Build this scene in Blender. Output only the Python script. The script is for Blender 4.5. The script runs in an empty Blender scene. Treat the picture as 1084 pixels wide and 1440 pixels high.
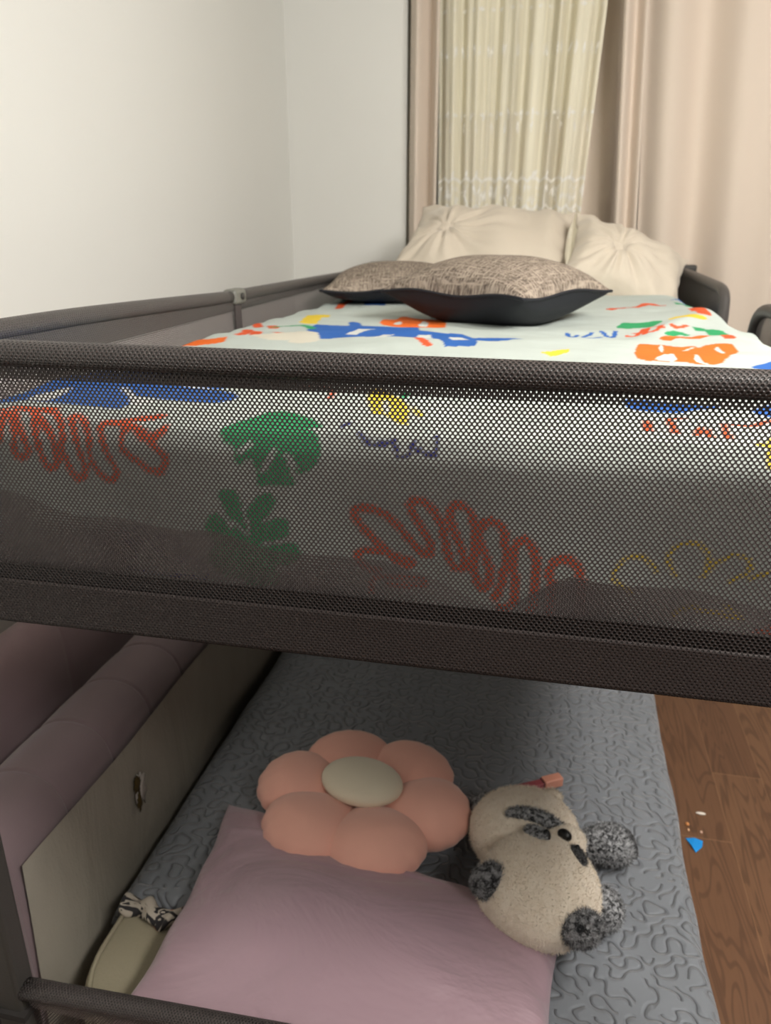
import bpy, math, random
import numpy as np
from mathutils import Vector, Matrix

# ------------------------------------------------------------------ camera, world, lights, exposure
scene = bpy.context.scene
COL = scene.collection
random.seed(7); RNG = np.random.default_rng(7)

PITCH, YAW = math.radians(20.5), math.radians(12.0)
cam = bpy.data.cameras.new('camera'); cam_o = bpy.data.objects.new('camera', cam); COL.objects.link(cam_o)
cam_o.location = (0, 0, 0)                       # the phone is held 1.40 m above the floor (floor at z = -1.40)
cam_o.rotation_euler = (math.pi/2 - PITCH, 0, YAW)
cam.sensor_fit = 'AUTO'; cam.sensor_width = 36.0; cam.lens = 1070/1440*36
cam.clip_start = 0.02; cam.clip_end = 30
cam.dof.use_dof = True; cam.dof.focus_distance = 0.68; cam.dof.aperture_fstop = 9.0
scene.camera = cam_o

w = bpy.data.worlds.new('World'); scene.world = w; w.use_nodes = True
w.node_tree.nodes['Background'].inputs[0].default_value = (1.0, 0.95, 0.88, 1)
w.node_tree.nodes['Background'].inputs[1].default_value = 0.11

# the long ceiling fitting: three frosted bulbs in a row
def bulb(loc, power, color):
    l = bpy.data.lights.new('ceiling_bulb_light', 'POINT'); l.shadow_soft_size = .17; l.energy = power; l.color = color
    o = bpy.data.objects.new('ceiling_bulb_light', l); COL.objects.link(o); o.location = loc; return o
for by, bp in ((-.62, 33), (.15, 90), (.98, 52)):
    bulb((1.04, by, .86), bp, (1.0, .965, .915))

scene.view_settings.view_transform = 'Standard'
scene.view_settings.look = 'None'
scene.view_settings.gamma = 1.0
scene.view_settings.use_curve_mapping = False
scene.view_settings.exposure = 0.0

# ------------------------------------------------------------------ helpers
def link(name, me, mat=None, parent=None, smooth=True):
    if mat is not None: me.materials.append(mat)
    if smooth: me.polygons.foreach_set('use_smooth', np.ones(len(me.polygons), bool))
    o = bpy.data.objects.new(name, me); COL.objects.link(o)
    if parent is not None:
        o.parent = parent
        o.matrix_parent_inverse = Matrix.Translation(-Vector(parent.location))
    return o

def raw_mesh(name, V, F, uv=None, fuv=None):
    """V (n,3); F list of tuples or (m,k) array; uv (n,2) per vertex or fuv per loop."""
    me = bpy.data.meshes.new(name)
    V = np.asarray(V, float)
    if isinstance(F, np.ndarray):
        m, k = F.shape
        me.vertices.add(len(V)); me.vertices.foreach_set('co', V.ravel())
        me.loops.add(m*k); me.loops.foreach_set('vertex_index', F.ravel().astype(np.int32))
        me.polygons.add(m); me.polygons.foreach_set('loop_start', np.arange(0, m*k, k, dtype=np.int32))
        me.update(calc_edges=True)
    else:
        me.from_pydata([tuple(v) for v in V], [], [tuple(f) for f in F])
    if uv is not None or fuv is not None:
        l = me.uv_layers.new(name='UVMap')
        idx = np.empty(len(me.loops), np.int32); me.loops.foreach_get('vertex_index', idx)
        l.data.foreach_set('uv', (np.asarray(uv, float)[idx] if fuv is None else np.asarray(fuv, float)).ravel())
    me.update()
    return me

def grid_faces(nu, nv, wrap_u=False, wrap_v=False):
    """vertex index = j*nu + i"""
    iu = np.arange(nu if wrap_u else nu-1); jv = np.arange(nv if wrap_v else nv-1)
    I, J = np.meshgrid(iu, jv); I, J = I.ravel(), J.ravel()
    I2, J2 = (I+1) % nu, (J+1) % nv
    return np.stack([J*nu+I, J*nu+I2, J2*nu+I2, J2*nu+I], 1)

def solidify(o, t, offset=0):
    m = o.modifiers.new('thickness', 'SOLIDIFY'); m.thickness = t; m.offset = offset; return o
def bevel(o, wd, seg=3):
    m = o.modifiers.new('bevel', 'BEVEL'); m.width = wd; m.segments = seg; m.limit_method = 'ANGLE'; m.angle_limit = math.radians(40); return o

def box_mesh(name, lo, hi):
    x0, y0, z0 = lo; x1, y1, z1 = hi
    V = [(x0,y0,z0),(x1,y0,z0),(x1,y1,z0),(x0,y1,z0),(x0,y0,z1),(x1,y0,z1),(x1,y1,z1),(x0,y1,z1)]
    F = [(0,3,2,1),(4,5,6,7),(0,1,5,4),(1,2,6,5),(2,3,7,6),(3,0,4,7)]
    return raw_mesh(name, V, F)

def catmull(pts, n=8):
    P = [Vector(p) for p in pts]; out = []
    for i in range(len(P)-1):
        p0, p1, p2, p3 = P[max(i-1,0)], P[i], P[i+1], P[min(i+2, len(P)-1)]
        for k in range(n):
            t = k/n
            out.append(.5*((2*p1)+(p2-p0)*t+(2*p0-5*p1+4*p2-p3)*t*t+(3*p1-p0-3*p2+p3)*t**3))
    out.append(P[-1]); return out

def tube_mesh(name, pts, r, sides=14, cap=True):
    pts = [Vector(p) for p in pts]; n = len(pts)
    V, UV = [], []; s = 0.0; up = Vector((0, 0, 1)); prev = None
    radii = r if hasattr(r, '__len__') else [r]*n
    for i, p in enumerate(pts):
        t = (pts[min(i+1, n-1)] - pts[max(i-1, 0)]).normalized()
        if prev is None:
            a = up if abs(t.dot(up)) < .95 else Vector((0, 1, 0))
            nx = (a - t*a.dot(t)).normalized()
        else:
            nx = (prev - t*prev.dot(t)).normalized()
        prev = nx; ny = t.cross(nx)
        if i: s += (p - pts[i-1]).length
        for k in range(sides+1):
            a = 2*math.pi*k/sides
            V.append(p + (nx*math.cos(a) + ny*math.sin(a))*radii[i]); UV.append((s, a*max(radii)))
    F = grid_faces(sides+1, n)
    FL = [tuple(f) for f in F]
    if cap:
        FL.append(tuple(range(sides-1, -1, -1))); FL.append(tuple((n-1)*(sides+1)+k for k in range(sides)))
    return raw_mesh(name, [tuple(v) for v in V], FL, uv=UV)

def fbm(x, y, seed=0, octaves=4, scale=1.0):
    """smooth value built of random sine waves"""
    g = np.random.default_rng(seed); out = np.zeros_like(x, dtype=float); amp = 1.0
    for o in range(octaves):
        for _ in range(4):
            a = g.uniform(0, 2*math.pi); k = scale*(2**o)*g.uniform(.7, 1.3)
            out += amp*np.sin(k*(x*math.cos(a)+y*math.sin(a)) + g.uniform(0, 6.28))/4
        amp *= .5
    return out

def uv_sphere(nu=48, nv=28):
    th = np.linspace(0, 2*math.pi, nu, endpoint=False); ph = np.linspace(0.0, math.pi, nv)
    T, Pp = np.meshgrid(th, ph)
    V = np.stack([np.sin(Pp)*np.cos(T), np.sin(Pp)*np.sin(T), np.cos(Pp)], -1).reshape(-1, 3)
    return V, grid_faces(nu, nv, wrap_u=True)

def tag(o, label=None, cat=None, group=None, kind=None):
    if label: o['label'] = label
    if cat: o['category'] = cat
    if group: o['group'] = group
    if kind: o['kind'] = kind
    return o
def thing(name, loc, label, cat, group=None):
    o = bpy.data.objects.new(name, None); o.location = loc; o.empty_display_size = .05; COL.objects.link(o)
    return tag(o, label, cat, group)

# ------------------------------------------------------------------ material helpers
class NT:
    def __init__(self, name):
        self.m = bpy.data.materials.new(name); self.m.use_nodes = True
        self.t = self.m.node_tree; self.n = self.t.nodes; self.l = self.t.links
        self.b = self.n['Principled BSDF']; self.out = self.n['Material Output']
    def set(self, sock, v):
        if isinstance(v, bpy.types.NodeSocket): self.l.new(v, sock)
        else:
            if isinstance(v, (tuple, list)) and len(v) == 3 and sock.type == 'RGBA': v = (*v, 1)
            sock.default_value = v
    def P(self, **k):
        for a, v in k.items(): self.set(self.b.inputs[a.replace('_', ' ')], v)
        return self
    def node(self, typ, props=None, **ins):
        nd = self.n.new(typ)
        for k, v in (props or {}).items(): setattr(nd, k, v)
        for k, v in ins.items(): self.set(nd.inputs[int(k[1:])] if k[0] == 'i' and k[1:].isdigit() else nd.inputs[k.replace('_', ' ')], v)
        return nd
    def M(self, op, a, b=None, c=None, clamp=False):
        nd = self.n.new('ShaderNodeMath'); nd.operation = op; nd.use_clamp = clamp
        self.set(nd.inputs[0], a)
        if b is not None: self.set(nd.inputs[1], b)
        if c is not None: self.set(nd.inputs[2], c)
        return nd.outputs[0]
    def mix(self, f, a, b):
        nd = self.n.new('ShaderNodeMix'); nd.data_type = 'RGBA'
        self.set(nd.inputs[0], f); self.set(nd.inputs[6], a); self.set(nd.inputs[7], b); return nd.outputs[2]
    def ramp(self, f, lo, hi):
        nd = self.node('ShaderNodeMapRange', {'interpolation_type': 'SMOOTHSTEP'}, i0=f, i1=lo, i2=hi); return nd.outputs[0]
    def noise(self, vec, scale, detail=3.0, rough=.5, dist=0.0):
        nd = self.node('ShaderNodeTexNoise', None, Vector=vec, Scale=scale, Detail=detail, Roughness=rough, Distortion=dist); return nd.outputs[0]
    def coord(self, which='Object'): return self.node('ShaderNodeTexCoord').outputs[which]
    def mapping(self, vec, scale=(1,1,1), rot=(0,0,0)):
        return self.node('ShaderNodeMapping', None, Vector=vec, Scale=scale, Rotation=rot).outputs[0]
    def bump(self, h, strength=.5, dist=.002):
        nd = self.node('ShaderNodeBump', None, Strength=strength, Distance=dist, Height=h)
        self.l.new(nd.outputs[0], self.b.inputs['Normal']); return nd
    def uvxy(self):
        s = self.node('ShaderNodeSeparateXYZ', None, i0=self.coord('UV')); return s.outputs[0], s.outputs[1]

def simple(name, col, rough=.8, spec=.3, nscale=0, nstr=.2, ndist=.002, sheen=0, var=0):
    t = NT(name); t.P(Base_Color=col, Roughness=rough, Specular_IOR_Level=spec)
    if sheen: t.P(Sheen_Weight=sheen)
    if nscale:
        n = t.noise(t.coord(), nscale, 4)
        t.bump(n, nstr, ndist)
        if var:
            t.P(Base_Color=t.mix(n, tuple(c*(1-var) for c in col), tuple(min(1, c*(1+var)) for c in col)))
    return t.m

def holes(t, dx=.00435, dy=.0028, ju=0.0, jv=0.0):
    """distance in metres to the nearest hole centre of the staggered mesh"""
    u, v = t.uvxy()
    if ju or jv: u = t.M('ADD', u, ju); v = t.M('ADD', v, jv)
    def lat(ou, ov):
        a = t.M('MULTIPLY', t.M('SUBTRACT', t.M('FRACT', t.M('ADD', t.M('DIVIDE', u, dx), ou)), .5), dx)
        b = t.M('MULTIPLY', t.M('SUBTRACT', t.M('FRACT', t.M('ADD', t.M('DIVIDE', v, 2*dy), ov)), .5), 2*dy)
        return t.M('SQRT', t.M('ADD', t.M('MULTIPLY', a, a), t.M('MULTIPLY', b, b)))
    return t.M('MINIMUM', lat(0, 0), lat(.5, .5))

THREAD = (.050, .039, .038)
def mesh_mat(name, r, ju=0, jv=0, col=THREAD):
    t = NT(name); d = holes(t, ju=ju, jv=jv)
    t.P(Base_Color=col, Roughness=.5, Specular_IOR_Level=.4)
    t.P(Alpha=t.ramp(d, r-.00012, r+.00012))
    t.bump(t.ramp(d, r, r+.0009), .6, .0008)
    return t.m
def weave_mat(name, r=.0012, col=(.062, .050, .048), dark=.15, spec=.6):
    t = NT(name); d = holes(t)
    f = t.ramp(d, r*.6, r*1.3)
    t.P(Base_Color=t.mix(f, tuple(c*dark for c in col), col), Roughness=.38, Specular_IOR_Level=spec)
    t.bump(f, 1.0, .0022)
    return t.m

M = {}
M['mesh'] = mesh_mat('mesh_fabric', .00118)
M['mesh_bind'] = mesh_mat('mesh_binding', .0008, .0016, .0012, (.035, .028, .026))
M['mesh_fine'] = mesh_mat('mesh_fabric_fine', .00112, .0014, .0009, (.14, .118, .113))
M['mesh_side'] = mesh_mat('mesh_fabric_side', .00085, .001, .001, (.12, .10, .098))
M['weave'] = weave_mat('woven_cover')
M['weave_grey'] = weave_mat('woven_cover_grey', col=(.105, .095, .09), dark=.75, spec=.35)
M['hem'] = weave_mat('mesh_hem', .0009, (.034, .0265, .0255), .4, .2)
M['seam'] = weave_mat('mesh_seam', .0012, (.034, .027, .026), .03, .2)
M['bed_dark'] = simple('dark_bed_cloth', (.03, .027, .026), .9, .2, 300, .3)
M['post'] = simple('powder_coated_post', (.045, .042, .038), .55, .4, 400, .15)
M['hinge'] = simple('hinge_plastic', (.16, .16, .14), .45, .5)
M['strap'] = simple('strap_webbing', (.07, .06, .058), .8, .2, 600, .4)

# ------------------------------------------------------------------ the room
def wood():
    t = NT('wood_floor'); c = t.coord()
    s = t.node('ShaderNodeSeparateXYZ', None, i0=c)
    x, y = s.outputs[0], s.outputs[1]
    W = .125
    px = t.M('DIVIDE', t.M('SUBTRACT', x, .522), W)
    pid = t.M('FLOOR', px)
    wn = t.node('ShaderNodeTexWhiteNoise', {'noise_dimensions': '1D'}, W=pid)
    off = t.M('MULTIPLY', wn.outputs[0], 1.1)
    off = t.M('MULTIPLY', off, t.M('GREATER_THAN', t.M('ABSOLUTE', t.M('ADD', pid, 1.0)), .1))
    py = t.M('DIVIDE', t.M('ADD', t.M('SUBTRACT', y, 1.594), off), .9)
    yid = t.M('FLOOR', py)
    wn2 = t.node('ShaderNodeTexWhiteNoise', {'noise_dimensions': '2D'}, Vector=t.node('ShaderNodeCombineXYZ', None, i0=pid, i1=yid).outputs[0])
    shift = t.M('MULTIPLY', wn2.outputs[0], 7.0)
    v = t.node('ShaderNodeCombineXYZ', None, i0=t.M('ADD', t.M('MULTIPLY', x, 9.0), shift), i1=t.M('ADD', t.M('MULTIPLY', y, 1.1), shift), i2=shift).outputs[0]
    n = t.noise(v, 1.6, 2.0, .45, .6)
    rings = t.M('SINE', t.M('MULTIPLY', n, 75.0))
    rings = t.ramp(rings, .2, 1.0)
    fine = t.noise(t.node('ShaderNodeCombineXYZ', None, i0=t.M('MULTIPLY', x, 160.0), i1=t.M('MULTIPLY', y, 6.0), i2=shift).outputs[0], 1.0, 3)
    base = t.mix(wn2.outputs[0], (.125, .058, .029), (.165, .082, .041))
    base = t.mix(t.M('MULTIPLY', rings, .55), base, (.06, .026, .013))
    base = t.mix(t.M('MULTIPLY', t.ramp(fine, .45, .75), .35), base, (.075, .034, .017))
    ex = t.M('ABSOLUTE', t.M('SUBTRACT', t.M('FRACT', px), .5)); ey = t.M('ABSOLUTE', t.M('SUBTRACT', t.M('FRACT', py), .5))
    edge = t.M('MAXIMUM', t.ramp(ex, .5-.012, .5-.004), t.ramp(ey, .5-.0022, .5-.0008))
    base = t.mix(t.M('MULTIPLY', edge, .35), base, (.36, .2, .1))
    t.P(Base_Color=base, Roughness=t.M('ADD', .38, t.M('MULTIPLY', fine, .2)), Specular_IOR_Level=.4)
    t.bump(t.M('SUBTRACT', 0.0, t.M('ADD', t.M('MULTIPLY', edge, 1.0), t.M('MULTIPLY', rings, .15))), .3, .001)
    return t.m
def paint(name, col):
    t = NT(name); c = t.coord()
    n1 = t.noise(c, 350.0, 3); n2 = t.noise(c, 1.3, 2)
    t.P(Base_Color=t.mix(t.ramp(n2, .3, .7), tuple(x*.97 for x in col), col), Roughness=.85, Specular_IOR_Level=.2)
    t.bump(n1, .12, .001)
    return t.m
M['wall'] = paint('wallpaper', (.80, .795, .755)); M['ceiling'] = paint('ceiling_paint', (.75, .74, .7))
FZ, WX, WY, CZ = -1.40, -1.0, 2.98, 1.02
def structure(name, lo, hi, mat):
    o = link(name, box_mesh(name, lo, hi), mat, smooth=False); o['kind'] = 'structure'; return o
structure('floor', (WX-.1, -1.6, FZ-.08), (2.4, WY+.3, FZ), wood())
structure('wall_left', (WX-.1, -1.6, FZ), (WX, WY+.3, CZ), M['wall'])
structure('wall_back', (WX, WY, FZ), (-.556, WY+.3, CZ), M['wall'])          # pier beside the window recess
structure('wall_window', (-.556, WY+.2, FZ), (2.4, WY+.3, CZ), M['wall'])
structure('ceiling', (WX-.1, -1.6, CZ), (2.4, WY+.3, CZ+.08), M['ceiling'])

# ------------------------------------------------------------------ curtains
def curtain_mat(name, col):
    t = NT(name); c = t.coord()
    wv = t.noise(t.mapping(c, (900, 900, 200)), 1.0, 2)
    t.P(Base_Color=col, Roughness=.75, Specular_IOR_Level=.25, Sheen_Weight=.15)
    t.bump(wv, .15, .0006); return t.m
M['curtain'] = curtain_mat('blackout_cloth', (.70, .60, .505))
def curtain(name, x0, x1, y, z0, z1, fold, mat, label, cat='curtain', nx=160, nz=30, group=None, lean=None, th=.0015):
    xs = np.linspace(0, 1, nx); zs = np.linspace(z0, z1, nz)
    X, Zg = np.meshgrid(xs, zs)
    Yg = y + fold(X, (Zg-z0)/(z1-z0))
    if lean is None: PX = x0 + (x1-x0)*X
    else: PX = lean(X, Zg)
    V = np.stack([PX, Yg, Zg], -1).reshape(-1, 3)
    o = link(name, raw_mesh(name, V, grid_faces(nx, nz), uv=np.stack([X*abs(x1-x0), Zg], -1).reshape(-1, 2)), mat)
    solidify(o, th); tag(o, label, cat, group); return o
g = 'floor-length blackout curtains'
curtain('blackout_curtain', -.541, -.435, 2.94, FZ+.02, CZ-.02,
        lambda u, h: .03*np.cos(u*2*math.pi*1.5+.4)*(1-.1*h), M['curtain'], 'narrow pleated strip of beige blackout curtain left of the lace panel', group=g, nx=60)
curtain('blackout_curtain', -.435, .26, 3.02, FZ+.02, CZ-.02,
        lambda u, h: .018*np.sin(u*2*math.pi*4.3+.5)+.008*np.sin(u*23+h), M['curtain'], 'beige blackout curtain hanging flat behind the cream lace', group=g)
curtain('blackout_curtain', .155, .262, 2.87, FZ+.02, CZ-.02,
        lambda u, h: .02*np.cos(u*2*math.pi*1.2+2.2)+.012*u, M['curtain'], 'thin pinkish edge fold of blackout curtain between lace and wide curtain', group=g, nx=60,
        lean=lambda U, Zg: .150+U*.072+(.68-Zg)*.052)
def bigfold(u, h):
    return .035*np.sin(u*2*math.pi*3.1-1.2)+.018*np.sin(u*2*math.pi*6.7+1.0+.6*h)-.055*np.exp(-(u/.035)**2)*-1
curtain('blackout_curtain', .235, 1.45, 2.86, FZ+.02, CZ-.02, bigfold, M['curtain'],
        'wide beige blackout curtain with broad soft folds at the right', group=g, nx=300,
        lean=lambda U, Zg: .222+U*1.22+(.68-Zg)*.062*(1-U))

def lace_mat(name, seed, base_alpha):
    t = NT(name); u, v = t.uvxy()
    uvv = t.node('ShaderNodeCombineXYZ', None, i0=u, i1=v, i2=float(seed)).outputs[0]
    wob = t.noise(uvv, 14.0, 2)
    us = t.M('ADD', u, t.M('MULTIPLY', t.M('SUBTRACT', wob, .5), .05))
    # leafy sprigs: small leaning leaves on a staggered grid, unevenly worked
    def sprig(du, dv, wu, wv, ou, ov, lean):
        ul = t.M('ADD', us, t.M('MULTIPLY', v, lean))
        a = t.M('MULTIPLY', t.M('SUBTRACT', t.M('FRACT', t.M('ADD', t.M('DIVIDE', ul, du), ou)), .5), du/wu)
        b = t.M('MULTIPLY', t.M('SUBTRACT', t.M('FRACT', t.M('ADD', t.M('DIVIDE', v, dv), ov)), .5), dv/wv)
        return t.M('SUBTRACT', 1.0, t.ramp(t.M('ADD', t.M('MULTIPLY', a, a), t.M('MULTIPLY', b, b)), .4, 1.2))
    p = t.M('MAXIMUM', sprig(.071, .23, .008, .022, 0, .1, .12), sprig(.063, .19, .007, .020, .5, .6, -.15))
    p = t.M('MAXIMUM', p, sprig(.047, .31, .012, .007, .2, .33, .05))
    patchy = t.ramp(t.noise(uvv, 22.0, 3, .6), .36, .60)
    p = t.M('MULTIPLY', p, t.M('ADD', .25, t.M('MULTIPLY', patchy, .75)))
    # two scalloped embroidered borders and a flowered band between them
    def band(z, wd, amp, per):
        sn = t.M('MULTIPLY', t.M('ABSOLUTE', t.M('SINE', t.M('MULTIPLY', us, math.pi/per))), amp)
        d = t.M('ABSOLUTE', t.M('SUBTRACT', t.M('SUBTRACT', v, z), sn))
        return t.M('MULTIPLY', t.M('SUBTRACT', 1.0, t.ramp(d, wd*.4, wd)), .9)
    p = t.M('MAXIMUM', p, band(.150, .009, .012, .062)); p = t.M('MAXIMUM', p, band(.075, .010, -.016, .055))
    inb = t.M('MULTIPLY', t.M('GREATER_THAN', v, .06), t.M('LESS_THAN', v, .16))
    fl = t.M('MULTIPLY', inb, t.M('MULTIPLY', patchy, t.M('MAXIMUM', sprig(.05, .3, .016, .030, 0, .12, .2), sprig(.031, .3, .006, .035, .3, .12, -.3))))
    p = t.M('MAXIMUM', p, fl)
    # gathered net: denser and thinner lengths side by side
    gath = t.noise(t.node('ShaderNodeCombineXYZ', None, i0=t.M('MULTIPLY', u, 17.0), i1=t.M('MULTIPLY', v, .7), i2=float(seed)).outputs[0], 1.0, 3, .6)
    al = t.M('ADD', base_alpha-.16, t.M('MULTIPLY', t.ramp(gath, .28, .70), .44))
    al = t.M('MAXIMUM', al, t.M('MULTIPLY', p, .92), clamp=True)
    t.P(Base_Color=t.mix(p, (.93, .88, .71), (.98, .97, .92)), Roughness=.6, Specular_IOR_Level=.3)
    t.bump(p, .4, .002)
    # some light passes through the thread
    tr = t.node('ShaderNodeBsdfTranslucent', None, Color=(.9, .84, .66)); add = t.node('ShaderNodeMixShader', None, i0=.12)
    tp = t.node('ShaderNodeBsdfTransparent'); mx = t.node('ShaderNodeMixShader', None, i0=al)
    t.l.new(t.b.outputs[0], add.inputs[1]); t.l.new(tr.outputs[0], add.inputs[2])
    t.l.new(tp.outputs[0], mx.inputs[1]); t.l.new(add.outputs[0], mx.inputs[2]); t.l.new(mx.outputs[0], t.out.inputs[0])
    return t.m
def lace_fold(u, h):
    return .016*np.sin(u*2*math.pi*6.3+1.6*np.sin(u*9)+.5*h) + .007*np.sin(u*2*math.pi*13.1+1.5*h+2*np.sin(u*5))
def lace_lean(U, Zg):
    k = np.clip((.66-Zg)/.7, 0, 1.6)
    return -.440 + U*(.542-.045*k) + .012*k
lace = thing('lace_curtain', (-.17, 2.93, .4), 'cream embroidered lace curtain gathered in folds behind the pillows', 'lace curtain')
def lace_sheet(name, z0, z1, y, mat):
    nx, nz = 260, 60
    X, Zg = np.meshgrid(np.linspace(0, 1, nx), np.linspace(z0, z1, nz))
    V = np.stack([lace_lean(X, Zg), y+lace_fold(X, (Zg+.6)/1.6), Zg], -1).reshape(-1, 3)
    return link(name, raw_mesh(name, V, grid_faces(nx, nz), uv=np.stack([X*.8, Zg], -1).reshape(-1, 2)), mat, lace)
lace_sheet('lace_panel', -.75, CZ-.02, 2.93, lace_mat('lace_net', 0, .70))
lace_sheet('upper_tier', .365, CZ-.02, 2.955, lace_mat('lace_upper', 5, .76))

# ------------------------------------------------------------------ bunk bed
BL, BR, BN, BF = -.605, .405, .60, 2.78
bunk = thing('bunk_bed', (-.1, 1.69, FZ), 'dark grey metal bunk bed with mesh guard rails along the upper bunk', 'bunk bed')
def part(name, me, mat, parent=bunk, smooth=True):
    o = link(name, me, mat, None, smooth)
    o.parent = parent
    if parent.type == 'EMPTY': o.matrix_parent_inverse = Matrix.Translation(-Vector(parent.location))
    return o

def rail_sag(x):                                            # top rail bows a few millimetres
    return -.1035 - .0045*np.clip((x-BL)/.75, 0, 1)
xs = np.linspace(BL, BR, 60)
part('front_guard_rail', tube_mesh('front_guard_rail', [(x, BN, rail_sag(x)) for x in xs], .0115, 20), M['weave'])

def sheet(name, mat, x0, x1, ztop, zbot, y, nx=120, nz=40, parent=bunk, wob=.0015, seed=1, zt_f=None, shift=(0, 0)):
    U = np.linspace(x0, x1, nx); T = np.linspace(0, 1, nz)
    X, Tg = np.meshgrid(U, T)
    zt = (zt_f(X) if zt_f else ztop) ; Zg = zt + (zbot - zt)*Tg
    Yg = y + wob*fbm(X, Zg, seed, 3, 14.0)*np.sin(np.clip(Tg, 0, 1)*math.pi)
    V = np.stack([X, Yg, Zg], -1).reshape(-1, 3)
    return part(name, raw_mesh(name, V, grid_faces(nx, nz), uv=np.stack([X+.5*0+shift[0], Zg+shift[1]], -1).reshape(-1, 2)), mat, parent)
# gathered double-layer band under the rail, then the open mesh, the stitched seam and the doubled hem
sheet('front_mesh_panel', M['mesh'], BL, BR, -.114, -.318, BN+.001, wob=.0018, seed=3)
sheet('rail_binding', M['mesh_bind'], BL, BR, -.108, -.1272, BN-.0022, nz=8, wob=.0004, seed=4,
      shift=(.0013, .0011))
def flap_top(x):
    return np.interp(x, [-.6, -.51, -.42, -.34, -.29, -.19, -.13, -.05, -.02, .03, .09, .2, .4], [-.238, -.243, -.262, -.264, -.270, -.284, -.278, -.312, -.312, -.284, -.282, -.292, -.30]) + .003*np.sin(x*60)
sheet('inner_mesh_flap', M['mesh_fine'], BL, BR, 0, -.322, BN+.012, wob=.004, seed=5, zt_f=flap_top)
sheet('mesh_seam', M['seam'], BL, BR, -.312, -.331, BN-.0025, nz=8, wob=.0003, seed=6)
hem = sheet('front_mesh_hem', M['hem'], BL, BR, -.3295, -.3775, BN-.004, nz=16, wob=.0008, seed=7)
solidify(hem, .004, 1)
part('front_frame_bar', tube_mesh('front_frame_bar', [(BL, BN+.016, -.356), (BR, BN+.016, -.356)], .013, 16), M['post'])

# left guard rail: two lengths of covered tube that fold at a grey hinge
L1 = [(BL, BN, -.107), (BL+.004, .9, -.108), (BL+.004, 1.40, -.124)]
L2 = [(BL+.004, 1.45, -.124), (BL+.002, 2.0, -.129), (BL, BF-.02, -.137)]
part('left_guard_rail', tube_mesh('left_guard_rail', catmull(L1, 10), .0115, 16), M['weave_grey'])
part('left_guard_rail', tube_mesh('left_guard_rail', catmull(L2, 10), .0115, 16), M['weave_grey'])
def side_panel(name, x, ys, zts, zb, mat, sgn=1):
    n = 70; Y = np.linspace(ys[0], ys[-1], n); zt = np.interp(Y, ys, zts); T = np.linspace(0, 1, 24)
    Yg, Tg = np.meshgrid(Y, T); Zg = zt + (zb-zt)*Tg
    Xg = x + .004*fbm(Yg, Zg, 11, 3, 9.0)*np.sin(Tg*math.pi)
    return part(name, raw_mesh(name, np.stack([Xg, Yg, Zg], -1).reshape(-1, 3), grid_faces(n, 24), uv=np.stack([Yg, Zg], -1).reshape(-1, 2)), mat)
side_panel('left_mesh_panel', BL+.003, [BN, 1.42, BF], [-.107, -.124, -.135], -.36, M['mesh_side'])
lining = side_panel('left_panel_binding', BL+.008, [BN, 1.42, BF], [-.112, -.128, -.140], -.150, M['weave_grey'])
hg = part('hinge', box_mesh('hinge', (BL-.010, 1.40, -.139), (BL+.018, 1.455, -.110)), M['hinge'], smooth=False); bevel(hg, .007)
st = part('strap', box_mesh('strap', (BL+.009, 1.408, -.34), (BL+.012, 1.438, -.138)), M['strap'], smooth=False)
part('hinge_rivet', tube_mesh('hinge_rivet', [(BL+.018, 1.43, -.124), (BL+.022, 1.43, -.124)], .006, 12), M['post'])

# far end rail and panel
part('rear_guard_rail', tube_mesh('rear_guard_rail', [(BL, BF, -.137), (BR, BF, -.137)], .0115, 14), M['weave_grey'])
sheet('rear_mesh_panel', M['mesh_side'], BL, BR, -.137, -.36, BF, nx=40, nz=10)
cl = part('corner_clip', box_mesh('corner_clip', (BR-.035, BF-.045, -.145), (BR-.005, BF-.008, -.100)), M['bed_dark'], smooth=False); bevel(cl, .006)

# right guard rails: a far one and a near one, with the entry gap between their rounded ends
RF = [(BR, BF-.02, -.134), (BR, 2.5, -.135), (BR, 2.2, -.139), (BR, 2.08, -.142), (BR, 2.035, -.156), (BR, 2.020, -.185), (BR, 2.015, -.24), (BR, 2.015, -.35)]
RNr = [(BR, BN, -.107), (BR, 1.0, -.125), (BR, 1.52, -.146), (BR, 1.62, -.150), (BR, 1.67, -.163), (BR, 1.695, -.19), (BR, 1.702, -.24), (BR, 1.702, -.35)]
part('right_guard_rail', tube_mesh('right_guard_rail', catmull(RF, 8), .013, 16), M['weave_grey'])
part('right_guard_rail', tube_mesh('right_guard_rail', catmull(RNr, 8), .013, 16), M['weave'])
side_panel('right_mesh_panel', BR, [2.025, 2.05, 2.1, BF], [-.20, -.165, -.148, -.137], -.36, M['weave_grey'])
side_panel('right_mesh_panel', BR, [BN, 1.0, 1.61, 1.66, 1.69], [-.107, -.125, -.150, -.165, -.20], -.36, M['mesh_side'])

# sleeping platform
pf = part('platform', box_mesh('platform', (BL+.01, BN+.095, -.385), (BR-.01, BF-.02, -.350)), M['bed_dark'], smooth=False)
for x in (BL-.002, BR+.002):
    part('side_bar', tube_mesh('side_bar', [(x, BN, -.365), (x, BF, -.365)], .014, 14), M['post'])
# corner posts down to the floor
def post(x, y):
    p = part('post', box_mesh('post', (x-.021, y-.016, FZ), (x+.021, y+.016, -.115)), M['post'], smooth=False); bevel(p, .007, 3)
post(BL-.023, BN+.002); post(BR+.03, BN+.002); post(BL-.023, BF+.01); post(BR+.03, BF+.01)
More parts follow.
